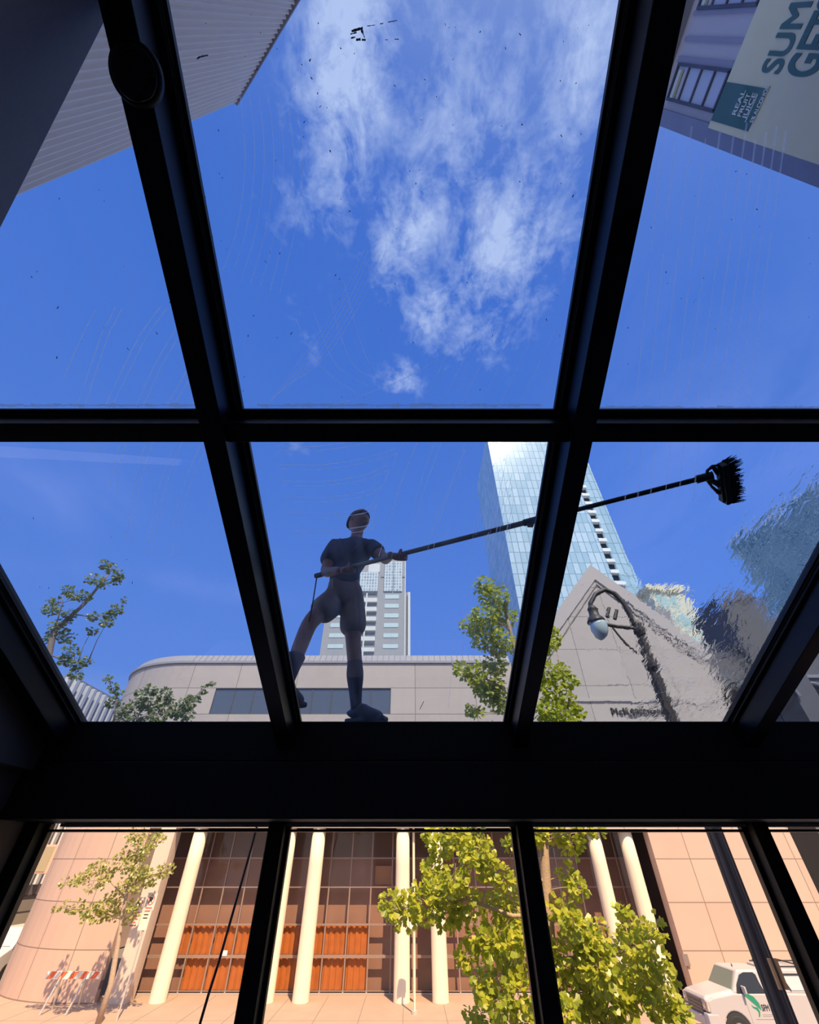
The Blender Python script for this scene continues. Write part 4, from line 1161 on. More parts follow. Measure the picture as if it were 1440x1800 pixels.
# cab
ci = .17
cabl = [(12.60, YTn + .04), (14.42, YTn + .04), (14.42, YTf - .04), (12.60, YTf - .04)]
cabu = [(13.12, YTn + ci), (14.36, YTn + ci), (14.36, YTf - ci), (13.12, YTf - ci)]
def cabz(pts, z): return [(x, y, z) for x, y in pts]
m = MB(); m.hexa(cabz(cabl, 1.30) + cabz(cabu, 1.93)); m.build('cab', M_wh, pk, bevel=.06)
def onface(lo0, lo1, up0, up1, s, t): # bilinear on cab side
    a = Vector(lo0).lerp(Vector(lo1), s); b = Vector(up0).lerp(Vector(up1), s); return a.lerp(b, t)
L0, L1, U0, U1 = (*cabl[0], 1.30), (*cabl[1], 1.30), (*cabu[0], 1.93), (*cabu[1], 1.93)
def sidepatch(mb, quad, outv):
    P = [onface(L0, L1, U0, U1, s, t) for s, t in quad]; o = Vector(outv)
    n0 = len(mb.v); mb.v += [tuple(p) for p in P] + [tuple(p + o) for p in P]; k = len(P)
    mb.face([n0 + i for i in range(k)][::-1]); mb.face([n0 + k + i for i in range(k)])
    for i in range(k): mb.face([n0 + i, n0 + (i + 1) % k, n0 + k + (i + 1) % k, n0 + k + i])
m = MB(); sidepatch(m, [(.08, .04), (.70, .04), (.62, .50), (.58, .80), (.50, .90), (.22, .90), (.10, .80), (.05, .40)], (0, -.03, .005)); m.build('door_glass', M_cg, pk)
m = MB(); sidepatch(m, [(.80, .04), (.97, .04), (.97, .86), (.74, .86)], (0, -.03, .005)); m.build('rear_glass', M_cg, pk)
m = MB()
F0, F1, G0, G1 = (12.60, YTn + .04, 1.30), (12.60, YTf - .04, 1.30), (13.12, YTn + ci, 1.93), (13.12, YTf - ci, 1.93)
P = [onface(F0, F1, G0, G1, s, t) for s, t in ((.05, .12), (.95, .12), (.92, .90), (.08, .90))]; o_ = Vector((-.03, 0, .02))
n0 = len(m.v); m.v += [tuple(p) for p in P] + [tuple(p + o_) for p in P]; m.face([0, 1, 2, 3]); m.face([7, 6, 5, 4])
for i in range(4): m.face([i, i + 4, (i + 1) % 4 + 4, (i + 1) % 4])
m.build('windshield', mat('pale_windshield', (.24, .27, .22), .1), pk)
# front end
m = MB()
for z in (.78, .88, .98, 1.08): m.box((xf - .03, YTn + .42, z), (xf + .08, YTf - .42, z + .055))
m.box((xf - .01, YTn + .38, .74), (xf + .07, YTf - .38, 1.14)); m.build('grille', mat('grey_grille', (.16, .16, .17), .4, .4), pk)
for ya, yb in ((YTn + .02, YTn + .40), (YTf - .40, YTf - .02)):
    m = MB(); m.hexa([(xf - .01, ya, .86), (xf + .30 if ya < 25 else xf + .05, ya - .01, .86), (xf + .30, yb, .86), (xf - .01, yb, .86), (xf + .02, ya, 1.13), (xf + .34, ya - .01, 1.15), (xf + .30, yb, 1.13), (xf + .02, yb, 1.13)])
    o = m.build('headlight', mat('amber_clear_lens', (.72, .55, .45), .1), pk, bevel=.02)
    g = MB(); g.lathe((xf - .015, (ya + yb) / 2, 1.0), [(.08, 0), (.07, -.02), (.001, -.03)], 16, (1, 0, 0)); g.build('bulb', M_chr, o)
m = MB(); m.box((xf - .10, YTn - .01, .46), (xf + .35, YTn + .30, .82)); m.box((xf - .12, YTn + .25, .46), (xf + .05, YTf - .25, .72)); m.box((xf - .10, YTf - .30, .46), (xf + .35, YTf + .01, .82)); m.build('bumper', M_wh, pk, bevel=.04)
m = MB()
for xc in WHX: m.prism([(xc - .49, .3)] + arch(xc, .49)[1:-1] + [(xc + .49, .3)], .02, 'Y', YTn - .008)
m.build('wheel_well', M_blkp, pk)
for xc in WHX:
    for ya, yb in ((YTn - .03, YTn + .22), (YTf - .22, YTf + .03)):
        m = MB(); m.cyl((xc, ya, WHR - .02), WHR, yb - ya, 32, 'Y'); o = m.build('wheel', mat('tyre_rubber', (.03, .03, .03), .8), pk, bevel=.03)
        sgn = -1 if ya < 25 else 1; yo = ya - .012 if sgn < 0 else yb - .005
        g = MB(); g.cyl((xc, yo, WHR - .02), .23, .02, 24, 'Y'); g.build('rim', M_chr, o)
        g = MB()
        for k in range(6):
            an = k * math.pi / 3; g.bar((xc, yo - .01, WHR - .02), (xc + .2 * math.cos(an), yo - .01, WHR - .02 + .2 * math.sin(an)), .05, .03, (0, 1, 0))
        g.build('spoke', M_blkp, o)
# canopy back
m = MB(); m.hexa([(14.50, YTn + .04, 1.31), (xr_ - .04, YTn + .04, 1.31), (xr_ - .04, YTf - .04, 1.31), (14.50, YTf - .04, 1.31), (14.52, YTn + .14, 1.96), (xr_ - .1, YTn + .14, 1.96), (xr_ - .1, YTf - .14, 1.96), (14.52, YTf - .14, 1.96)]); m.build('canopy_back', M_wh, pk, bevel=.05)
m = MB(); m.hexa([(14.95, YTn + .035, 1.40), (16.9, YTn + .035, 1.40), (16.9, YTn + .08, 1.40), (14.95, YTn + .08, 1.40), (14.80, YTn + .095, 1.80), (16.8, YTn + .095, 1.80), (16.8, YTn + .14, 1.80), (14.80, YTn + .14, 1.80)]); o = m.build('side_hatch', mat('pale_hatch', (.66, .63, .64), .4), pk, bevel=.01)
m = MB(); m.box((14.78, YTn + .07, 1.80), (16.85, YTn + .12, 1.84)); m.bar((14.93, YTn + .03, 1.40), (14.78, YTn + .09, 1.80), .03, .03); m.build('hatch_seal', M_blkp, o)
m = MB(); m.bar((14.6, YTn + .3, 2.0), (17.2, YTn + .3, 2.0), .04, .04); m.bar((14.6, YTf - .3, 2.0), (17.2, YTf - .3, 2.0), .04, .04)
for x in (14.8, 15.9, 17.0): m.bar((x, YTn + .2, 2.02), (x, YTf - .2, 2.02), .04, .04)
m.build('roof_rack', M_blkp, pk)
m = MB(); m.box((xr_ - .01, YTn + .2, .5), (xr_ + .15, YTf - .2, .75)); m.build('rear_bumper', M_chr, pk)
m = MB(); m.box((13.85, YTn - .03, 1.13), (14.08, YTn, 1.19)); m.build('door_handle', M_blkp, pk, bevel=.01)
m = MB(); m.box((12.98, YTn - .22, 1.34), (13.05, YTn + .02, 1.54)); m.build('wing_mirror', M_wh, pk, bevel=.02)
m = MB()
for x in (12.98, 14.30): m.box((x, YTn - .004, .48), (x + .018, YTn + .01, 1.32))
m.box((13.15, YTn - .004, .68), (14.0, YTn + .01, .695)); m.build('door_seam', mat('seam_grey', (.35, .32, .32), .6), pk)
m = MB()
sw = [(13.02, 1.30), (13.12, 1.28), (13.28, 1.18), (13.42, 1.04), (13.47, .92)]
for i in range(len(sw) - 1):
    (x1, z1), (x2, z2) = sw[i], sw[i + 1]; w1 = [.02, .05, .07, .05, .01][i]; w2 = [.02, .05, .07, .05, .01][i + 1]
    m.prism([(x1 - w1, z1 - w1), (x2 - w2, z2 - w2), (x2 + w2, z2 + w2), (x1 + w1, z1 + w1)], .004, 'Y', YTn - .005)
m.prism([(13.15, 1.05), (13.22, 1.0), (13.36, .98), (13.40, .88), (13.34, .76), (13.28, .74), (13.33, .86), (13.28, .93), (13.18, .97)], .004, 'Y', YTn - .005)
m.build('swoosh_decal', mat('green_decal', (.03, .28, .16), .4), pk)
text_mesh('door_lettering', 'SFM', .22, .003, mat('dark_decal', (.08, .07, .09), .4), pk, (13.50, YTn - .006, .90), (1, 0, 0), (0, 0, 1), .004, 'LEFT', 1.0, .8)
m = MB(); m.box((13.45, YTn - .005, .80), (13.85, YTn, .81)); m.box((13.45, YTn - .005, .76), (13.80, YTn, .77)); m.build('fine_print', mat('seam_grey', (.35, .32, .32), .6), pk)
m = MB(); m.lathe((13.4, 25.2, 1.93), [(.03, 0), (.02, .05), (.004, .1)], 8); m.build('roof_aerial', M_blkp, pk)

# ================================================================== TREES
def leaf(mb, p, ax, nrm, s):
    ax = ax.normalized(); sd_ = ax.cross(nrm)
    if sd_.length < 1e-4: return
    sd_.normalize(); nz = sd_.cross(ax)
    n = len(mb.v); c = .16 * s
    P = [p, p - sd_ * .52 * s + ax * .55 * s + nz * c, p - sd_ * .27 * s + ax * .88 * s + nz * c * .6, p + ax * .74 * s, p + sd_ * .27 * s + ax * .88 * s + nz * c * .6, p + sd_ * .52 * s + ax * .55 * s + nz * c]
    mb.v += [tuple(q) for q in P]
    mb.face([n, n + 3, n + 2, n + 1]); mb.face([n, n + 5, n + 4, n + 3])
def tree(name, label, clusters, Yc, trunk, limbs, lsize, lm, bm, dens, ysp, base, rs=1, trad=(.1, .05)):
    rnd = random.Random(rs)
    t = thing(name, label, 'tree', base)
    lf = MB(); wd = MB(); C3 = []
    for c in clusters:
        x, y, r = c[:3]; Y = Yc + (c[3] if len(c) > 3 else rnd.uniform(-ysp, ysp))
        p = at(x, y, Y); d = ray(x, y).y; rm = r / F * Y / d
        C3.append((p, rm))
        n = int(dens * (rm / lsize) ** 2 * (1.0 if rm > .15 else 1.5))
        for k in range(n):
            v = Vector((rnd.gauss(0, 1), rnd.gauss(0, 1), rnd.gauss(0, 1))).normalized() * rm * rnd.random() ** .45
            v.z *= .85
            q = p + v
            out = (v.normalized() + Vector((rnd.uniform(-.6, .6), rnd.uniform(-.6, .6), rnd.uniform(-1.3, .1)))).normalized()
            nr = Vector((rnd.uniform(-.6, .6), rnd.uniform(-1, .2), rnd.uniform(.1, 1))).normalized()
            leaf(lf, q, out, nr, lsize * rnd.uniform(.7, 1.15))
    T = [at(x, y, Yc + dy) if y is not None else Vector(x) for x, y, dy in trunk]
    T = [Vector(base)] + T
    wd.tube(T, [trad[0] + (trad[1] - trad[0]) * i / (len(T) - 1) for i in range(len(T))], 10)
    o = wd.build('trunk', bm, t, smooth=True)
    W = [T]
    for lb in (limbs or []):
        P_ = [at(x, y, Yc + dy) for x, y, dy in lb]; W.append(P_)
        b = MB(); b.tube(P_, [trad[1] * .9 * (1 - .75 * i / (len(P_) - 1)) for i in range(len(P_))], 8)
        b.build('limb', bm, t, smooth=True)
    for p, rm in C3:   # a limb from the closest lower trunk point to each clump
        best = None
        for V in W:
            for i in range(len(V) - 1):
                for k in range(6):
                    q = V[i].lerp(V[i + 1], k / 6)
                    cost = (q - p).length + (1.0 * max(0, q.z - p.z + .05))
                    if best is None or cost < best[0]: best = (cost, q)
        q = best[1]
        b = MB(); mid = q.lerp(p, .5) + Vector((rnd.uniform(-.05, .05), rnd.uniform(-.05, .05), .04 * (p - q).length))
        k = (p - q).length
        b.tube([q, q.lerp(mid, .5), mid, p], [.007 + .007 * k, .006 + .005 * k, .005 + .003 * k, .003], 6)
        for j in range(3):
            e = p + Vector((rnd.gauss(0, 1), rnd.gauss(0, 1), rnd.gauss(0, .7))).normalized() * rm * .9
            b.tube([mid.lerp(p, .6), p.lerp(e, .5), e], [.004, .003, .002], 5)
        b.build('branch', bm, t, smooth=True)
    lf.build('leaves', lm, t)
    return t
M_lf = leaf_mat('yellow_green_leaf', (.26, .36, .02), (.66, .64, .05), .5)
M_lf2 = leaf_mat('olive_green_leaf', (.22, .26, .06), (.46, .44, .12), .35)
M_lf3 = leaf_mat('deep_green_leaf', (.11, .16, .07), (.24, .29, .11), .35)
M_bk = mat('pale_tree_bark', (.46, .34, .24), .9, var=.25, scale=12, bump=.4)
M_bk2 = mat('grey_tree_bark', (.28, .22, .18), .9, var=.25, scale=12, bump=.4)
near = [(690, 1590, 22), (715, 1600, 26), (745, 1585, 30), (770, 1560, 26), (800, 1545, 24), (815, 1580, 28), (785, 1605, 24), (760, 1530, 16), (840, 1500, 30), (800, 1470, 22), (760, 1470, 14), (775, 1490, 20), (825, 1470, 24),
        (860, 1530, 22), (850, 1500, 20), (885, 1545, 20), (905, 1480, 18), (870, 1590, 24), (895, 1610, 26), (845, 1640, 26), (820, 1680, 20), (875, 1660, 28), (905, 1690, 28), (870, 1710, 26), (920, 1650, 24), (915, 1740, 30), (880, 1760, 28),
        (845, 1785, 26), (930, 1700, 26), (920, 1790, 26), (850, 1735, 16), (895, 1580, 20),
        (942, 1465, 16), (978, 1462, 18), (1005, 1480, 22), (1030, 1462, 12), (1050, 1458, 8), (1000, 1540, 16), (1018, 1560, 14), (990, 1600, 24), (1010, 1620, 22), (1020, 1640, 30), (1050, 1650, 28),
        (1000, 1690, 36), (1050, 1700, 34), (1090, 1690, 32), (1120, 1660, 26), (1110, 1630, 20), (1140, 1640, 18), (1150, 1690, 26), (1165, 1720, 24), (1120, 1730, 32), (1070, 1750, 32), (1020, 1750, 32), (985, 1770, 28),
        (1175, 1760, 22), (1195, 1785, 20), (1150, 1770, 16), (1040, 1785, 26), (1100, 1780, 22), (1095, 1600, 12), (1160, 1640, 8), (1155, 1615, 6),
        (850, 1030, 18), (870, 1050, 26), (885, 1085, 24), (850, 1085, 24), (830, 1100, 20), (855, 1120, 28), (880, 1130, 24), (815, 1180, 14), (835, 1185, 20), (860, 1200, 28), (880, 1230, 24), (850, 1215, 18), (835, 1250, 14), (870, 1165, 20), (805, 1175, 9),
        (965, 1110, 14), (960, 1130, 18), (975, 1125, 10), (960, 1180, 22), (985, 1180, 16), (1000, 1195, 14), (970, 1215, 22), (1000, 1235, 18), (1010, 1255, 16), (960, 1250, 20), (985, 1255, 22), (1020, 1300, 24), (960, 1300, 30), (880, 1300, 30), (900, 1380, 34), (970, 1390, 30), (1000, 1350, 24)]
tree('ginkgo_tree', 'yellow-green fan-leaved tree near the window, right of centre', near, 8.6,
     [(968, 1700, 0), (963, 1600, .05), (957, 1500, 0), (952, 1380, .1), (930, 1250, .2), (900, 1120, .3), (885, 1060, .3)],
     [[(963, 1610, 0), (900, 1610, -.1), (820, 1580, -.2), (740, 1590, -.3), (690, 1600, -.3)], [(960, 1550, 0), (890, 1530, .1), (840, 1490, .2), (770, 1475, .3)], [(966, 1690, 0), (1040, 1680, -.1), (1110, 1670, -.2), (1160, 1700, -.3)],
      [(954, 1420, 0), (980, 1330, .1), (1000, 1230, .1), (975, 1130, .2)], [(968, 1700, 0), (900, 1720, -.1), (850, 1780, -.2)], [(970, 1720, 0), (1060, 1750, .2), (1180, 1770, .2)], [(930, 1250, .2), (870, 1200, .2), (815, 1178, .2)]],
     .105, M_lf, M_bk, 24, .55, (2.05, 8.6, .12), 3, (.10, .035))
left = [(195, 998, 10), (185, 992, 8), (208, 1012, 9), (165, 1018, 11), (180, 1026, 9), (203, 1020, 7), (118, 1038, 9), (130, 1048, 8), (148, 1048, 10), (95, 1060, 11), (90, 1072, 12), (122, 1080, 10), (165, 1083, 8), (192, 1082, 10), (205, 1072, 9), (188, 1094, 8), (162, 1108, 7),
        (105, 1100, 14), (90, 1120, 12), (118, 1120, 12), (125, 1145, 12), (135, 1165, 10), (152, 1163, 8), (115, 1160, 10), (135, 1185, 9), (218, 1055, 4),
        (188, 1192, 6), (200, 1208, 7), (212, 1218, 5), (200, 1235, 10), (225, 1245, 14), (250, 1225, 13), (265, 1212, 10), (262, 1240, 15), (290, 1220, 11), (298, 1228, 9), (285, 1250, 15), (310, 1250, 12), (330, 1235, 12), (345, 1225, 9), (358, 1212, 5), (370, 1200, 4), (330, 1255, 11), (240, 1262, 16), (275, 1268, 16), (215, 1262, 12)]
tree('curbside_tree', 'dark leafy branches of a tree reaching in at the lower left of the glass roof', left, 9.2,
     [(60, 1300, 0), (75, 1200, 0), (95, 1110, 0), (150, 1060, 0), (190, 1010, 0)],
     [[(75, 1200, 0), (150, 1285, 0), (260, 1258, 0), (325, 1245, 0), (366, 1203, 0)], [(85, 1150, 0), (125, 1165, 0), (160, 1165, 0)], [(130, 1080, 0), (170, 1085, 0), (205, 1070, 0)], [(200, 1268, 0), (205, 1225, 0), (188, 1192, 0)], [(95, 1110, 0), (110, 1060, 0), (148, 1045, 0)]],
     .085, M_lf3, M_bk2, 17, .35, (-9.2, 9.2, .12), 5, (.12, .02))
far = [(240, 1470, 16), (258, 1485, 14), (275, 1467, 9), (288, 1472, 7), (245, 1500, 14), (215, 1505, 12), (225, 1520, 12), (195, 1530, 13), (170, 1525, 13), (150, 1540, 13), (130, 1550, 10), (112, 1552, 6), (180, 1550, 10), (160, 1560, 8), (250, 1530, 14), (265, 1545, 12), (285, 1532, 12), (300, 1528, 8), (240, 1560, 12),
       (205, 1580, 14), (185, 1592, 16), (160, 1598, 14), (135, 1595, 10), (115, 1592, 7), (100, 1597, 5), (175, 1610, 12), (150, 1612, 7), (235, 1590, 10), (225, 1612, 10), (238, 1603, 8), (205, 1600, 10), (215, 1555, 10), (240, 1540, 12), (200, 1610, 9)]
tree('sidewalk_tree', 'small street tree before the curved wall, leaning branches to the left', far, 27.0,
     [(195, 1730, 0), (207, 1660, 0), (215, 1610, 0), (225, 1560, 0), (238, 1510, 0), (245, 1480, 0)],
     [[(213, 1615, 0), (180, 1600, -.2), (110, 1596, -.4)], [(222, 1580, 0), (190, 1545, -.2), (115, 1552, -.4)], [(225, 1560, 0), (260, 1540, -.1), (300, 1528, -.2)]],
     .16, M_lf2, M_bk, 13, .6, (at(176, 1788, 27).x, 27.0, .06), 8, (.13, .05))

# ================================================================== HOSES
M_hose = mat('black_hose', (.02, .018, .02), .5)
m = MB()
hp = [(455, 1440), (442, 1490), (425, 1550), (405, 1620), (385, 1690), (366, 1750), (350, 1805), (335, 1860)]
m.tube([at(x, y, 3.36) for x, y in hp], .0075, 8)
tag(m.build('dangling_hose', M_hose, smooth=True), 'thin dark hose hanging down outside the left front window', 'hose')

# ================================================================== WORKER
M_skin = mat('brown_skin', (.40, .22, .16), .55, var=.08, scale=20)
M_shirt = mat('navy_tshirt', (.09, .105, .16), .85, var=.25, scale=8, bump=.5, bscale=9)
M_short = mat('taupe_shorts', (.34, .27, .24), .9, var=.2, scale=9, bump=.6, bscale=7)
M_sock = mat('charcoal_sock', (.075, .072, .105), .9)
M_shoe = mat('black_shoe', (.045, .045, .058), .6)
M_sole = mat('grey_sole', (.05, .05, .06), .5)
M_hair = mat('short_dark_hair', (.22, .13, .105), .9, bump=.8, bscale=120)
M_glove = mat('dark_work_glove', (.12, .1, .1), .8)

pb = at(557, 1012, 2.62)                     # butt of the pole
pe = onroof(1240, 838, .12)                  # head end of the pole
pd = (pe - pb).normalized()
def onpole(px):
    lo, hi = 0., 1.
    for _ in range(40):
        mid = (lo + hi) / 2; q = pb.lerp(pe, mid) - Vector((0, 0, CZ))
        d = q.y * CT + q.z * ST; x = 720 + F * q.x / d
        if x < px: lo = mid
        else: hi = mid
    return pb.lerp(pe, lo)
HR = onpole(707); HL = onpole(616)
# skeleton: name -> (point, radius)
root = at(610, 1262, 2.98); root.z = rel(.63)
wk = thing('person', 'person on the glass roof in navy T-shirt, shorts and dark knee socks, holding a pole', 'person', (root.x, root.y, root.z))
J = dict(
    pelvis=(at(607, 1040, 2.86), .125), waist=(at(608, 1015, 2.86), .125), chest=(at(613, 980, 2.86), .145), upper=(at(620, 957, 2.86), .13),
    neck0=(at(626, 945, 2.86), .060), neck1=(at(629, 934, 2.85), .056), head=(at(630, 924, 2.85), .06),
    shL=(at(590, 957, 2.80), .064), elL=(at(571, 1007, 2.70), .044), wrL=(HL + Vector((-.075, .02, -.012)), .029),
    shR=(at(652, 958, 2.84), .064), elR=(at(678, 984, 2.72), .043), wrR=(HR + Vector((-.075, .02, .004)), .029),
    hipL=(at(592, 1052, 2.84), .092), knL=(at(545, 1092, 2.74), .062), cfL=(at(526, 1140, 2.68), .056), anL=(at(504, 1200, 2.60), .036),
    hipR=(at(620, 1052, 2.88), .092), knR=(at(621, 1128, 2.88), .060), cfR=(at(625, 1178, 2.93), .056), anR=(at(627, 1238, 2.985), .037))
def P(n): return J[n][0]
def skin_obj(name, nodes, edges, rootn, sub=2):
    me = bpy.data.meshes.new(name); names = list(nodes)
    me.from_pydata([tuple(nodes[n][0]) for n in names], [(names.index(a), names.index(b)) for a, b in edges], [])
    o = bpy.data.objects.new(name, me); COL.objects.link(o)
    md = o.modifiers.new('skin', 'SKIN'); md.branch_smoothing = .5
    for i, n in enumerate(names):
        r = nodes[n][1]; sv = me.skin_vertices[0].data[i]
        sv.radius = (r, r) if isinstance(r, float) else r
        sv.use_root = (n == rootn)
    s = o.modifiers.new('sub', 'SUBSURF'); s.levels = sub; s.render_levels = sub
    return o
def evaluated(o):
    dg = bpy.context.evaluated_depsgraph_get(); dg.update()
    me = bpy.data.meshes.new_from_object(o.evaluated_get(dg))
    bpy.data.objects.remove(o); return me
E = [('pelvis', 'waist'), ('waist', 'chest'), ('chest', 'upper'), ('upper', 'neck0'), ('neck0', 'neck1'), ('neck1', 'head'),
     ('upper', 'shL'), ('shL', 'elL'), ('elL', 'wrL'), ('upper', 'shR'), ('shR', 'elR'), ('elR', 'wrR'),
     ('pelvis', 'hipL'), ('hipL', 'knL'), ('knL', 'cfL'), ('cfL', 'anL'), ('pelvis', 'hipR'), ('hipR', 'knR'), ('knR', 'cfR'), ('cfR', 'anR')]
parts_me = [evaluated(skin_obj('body_skin', J, E, 'pelvis'))]
# head, shaped from a sphere: looks to the right, a little down and toward the viewer
hc = at(630, 918, 2.85)
fw = Vector((.80, -.50, -.28)).normalized(); sdv = fw.cross(Vector((.06, 0, 1))).normalized(); up_ = sdv.cross(fw).normalized()
bm = bmesh.new(); bmesh.ops.create_uvsphere(bm, u_segments=48, v_segments=32, radius=1)
for v in bm.verts:
    x, y, z = v.co                               # x forward, y side, z up
    fx_, sy_, uz_ = .100, .077, .122
    if z < 0:
        k = 1 - .30 * (-z) ** 1.4; sy_ *= k; fx_ *= (1 - .10 * -z) if x > 0 else (1 - .42 * -z)
    X, Y_, Z_ = x * fx_, y * sy_, z * uz_
    if x > 0:
        X += .006 * math.exp(-((z + .72) / .16) ** 2) * math.exp(-(y / .4) ** 2)            # chin
        X -= .010 * math.exp(-((z - .02) / .10) ** 2) * math.exp(-((abs(y) - .42) / .17) ** 2)  # eye sockets
        X += .005 * math.exp(-((z - .20) / .10) ** 2)                                        # brow
        nz_ = (z + .18)
        X += .026 * math.exp(-(nz_ / .10) ** 2) * math.exp(-(y / .16) ** 2) + .012 * math.exp(-((z + .02) / .16) ** 2) * math.exp(-(y / .11) ** 2)
        X += .006 * math.exp(-((z + .42) / .06) ** 2) * math.exp(-(y / .32) ** 2) + .006 * math.exp(-((z + .53) / .05) ** 2) * math.exp(-(y / .28) ** 2)
        X -= .004 * math.exp(-((z + .475) / .03) ** 2) * math.exp(-(y / .30) ** 2)
    v.co = hc + fw * X + sdv * Y_ + up_ * Z_
me = bpy.data.meshes.new('head'); bm.to_mesh(me); bm.free(); parts_me.append(me)
for sgn in (-1, 1):                               # ears
    bm = bmesh.new(); bmesh.ops.create_uvsphere(bm, u_segments=16, v_segments=12, radius=1)
    for v in bm.verts:
        x, y, z = v.co; v.co = hc + fw * (x * .018 - .008) + sdv * sgn * (.075 + y * .008 + .006 * max(0, -x)) + up_ * (z * .031 - .004)
    me = bpy.data.meshes.new('ear'); bm.to_mesh(me); bm.free(); parts_me.append(me)
# feet stubs hidden in shoes
def foot_nodes(an, toe, heel):
    return {'a': (an, .036), 'h': (heel, .034), 'm': (an.lerp(toe, .5) + Vector((0, 0, -.03)), .034), 't': (toe, .028)}
toeR = at(655, 1262, 2.95); toeR.z = roofz(2.95) + .06; heelR = P('anR') + Vector((-.03, .03, -.075))
toeR = Vector((P('anR').x + .155, 2.93, P('anR').z - .085))
toeL = Vector((P('anL').x + .05, 2.74, roofz(2.74) + .055)); heelL = P('anL') + Vector((-.02, -.03, -.05))
for an, toe, heel in ((P('anR'), toeR, heelR), (P('anL'), toeL, heelL)):
    parts_me.append(evaluated(skin_obj('foot', foot_nodes(an, toe, heel), [('a', 'h'), ('a', 'm'), ('m', 't')], 'a', 1)))
# hands gripping the pole: palm against the pole, four fingers wrapped round it, thumb the other way
pr = .0155
def frame(c):
    a = pd; b = (Vector((0, 0, 0)) + Vector((0, -1, .25)))
    b = (b - a * b.dot(a)).normalized(); c_ = a.cross(b).normalized(); return a, b, c_
def hand(c, wrist, sgn):
    a, b, g = frame(c)                            # a along the pole, b toward the viewer, g across (up or down)
    if g.z > 0: g = -g                            # g points down
    out = []
    palm = {'w': (wrist, .027), 'p1': (c + b * -.032 + g * .002 - a * .018, .027), 'p2': (c + b * -.032 + g * .002 + a * .018, .026)}
    out.append(evaluated(skin_obj('palm', palm, [('w', 'p1'), ('p1', 'p2')], 'p1', 2)))
    for k in range(4):
        o = a * (-.030 + .0205 * k); ln = (.92, 1.0, .96, .80)[k]; r = .0102 if k < 3 else .0090
        R_ = pr + .009
        ang = [200, 255, 315, 375 + 12 * (ln - 1) * 10]
        nod = {}
        for i, an in enumerate(ang):
            t = R(an * ln if i == 3 else an)
            nod['f%d' % i] = (c + o + b * math.cos(t) * R_ * 1.02 + g * -math.sin(t) * -1 * R_ * (1) * -1, r * (1 - .07 * i))
        out.append(evaluated(skin_obj('finger', nod, [('f0', 'f1'), ('f1', 'f2'), ('f2', 'f3')], 'f0', 2)))
    th_ = {'t0': (c - a * .045 - b * .026 - g * .018, .0125), 't1': (c - a * .030 - b * .002 - g * .030, .0110), 't2': (c - a * .008 + b * .020 - g * .022, .0098), 't3': (c + a * .010 + b * .026 - g * .006, .0085)}
    out.append(evaluated(skin_obj('thumb', th_, [('t0', 't1'), ('t1', 't2'), ('t2', 't3')], 't0', 2)))
    return out
def join(meshes, name, voxel, m_, smooth_it=2):
    bm = bmesh.new()
    for me in meshes: bm.from_mesh(me)
    me = bpy.data.meshes.new(name); bm.to_mesh(me); bm.free()
    o = bpy.data.objects.new(name, me); COL.objects.link(o)
    r = o.modifiers.new('remesh', 'REMESH'); r.mode = 'VOXEL'; r.voxel_size = voxel; r.use_smooth_shade = True
    if smooth_it:
        s = o.modifiers.new('smooth', 'SMOOTH'); s.iterations = smooth_it; s.factor = .5
    me2 = evaluated(o)
    off = OFF[wk.name]
    for v in me2.vertices: v.co -= off
    me2.materials.clear(); me2.materials.append(m_)
    me2.polygons.foreach_set('use_smooth', [True] * len(me2.polygons))
    me2.polygons.foreach_set('material_index', [0] * len(me2.polygons))
    o = bpy.data.objects.new(name, me2); COL.objects.link(o); o.parent = wk
    return o
bodyo = join(parts_me + hand(HR, P('wrR'), 1) + hand(HL, P('wrL'), 1), 'body', .0045, M_skin, 2)
def cloth(name, nodes, edges, rootn, m_, vox=.008, sm=2): return join([evaluated(skin_obj(name, nodes, edges, rootn))], name, vox, m_, sm)
mid = lambda a, b, t: P(a).lerp(P(b), t)
ts = dict(hem=(at(604, 1046, 2.86), (.172, .14)), waist=(at(607, 1008, 2.86), (.165, .130)), chest=(at(613, 978, 2.86), (.185, .14)), upper=(at(620, 959, 2.86), (.150, .11)), nk=(at(625, 949, 2.86), .068),
          shL=(P('shL'), .082), slL=(mid('shL', 'elL', .42), .084), ceL=(mid('shL', 'elL', .74), .092), shR=(P('shR'), .080), slR=(mid('shR', 'elR', .35), .072), ceR=(mid('shR', 'elR', .62), .078))
cloth('tshirt', ts, [('hem', 'waist'), ('waist', 'chest'), ('chest', 'upper'), ('upper', 'nk'), ('upper', 'shL'), ('shL', 'slL'), ('slL', 'ceL'), ('upper', 'shR'), ('shR', 'slR'), ('slR', 'ceR')], 'chest', M_shirt)
sh = dict(wst=(at(607, 1006, 2.86), (.146, .115)), cr=(at(596, 1080, 2.85), .085), pel=(at(606, 1044, 2.86), (.150, .125)), hipL=(P('hipL'), .118), thL=(mid('hipL', 'knL', .45), .112), ceL=(mid('hipL', 'knL', .78), .108),
          hipR=(P('hipR'), .116), thR=(mid('hipR', 'knR', .5), .112), ceR=(mid('hipR', 'knR', .90), .108))
cloth('shorts', sh, [('wst', 'pel'), ('pel', 'cr'), ('pel', 'hipL'), ('hipL', 'thL'), ('thL', 'ceL'), ('pel', 'hipR'), ('hipR', 'thR'), ('thR', 'ceR')], 'pel', M_short)
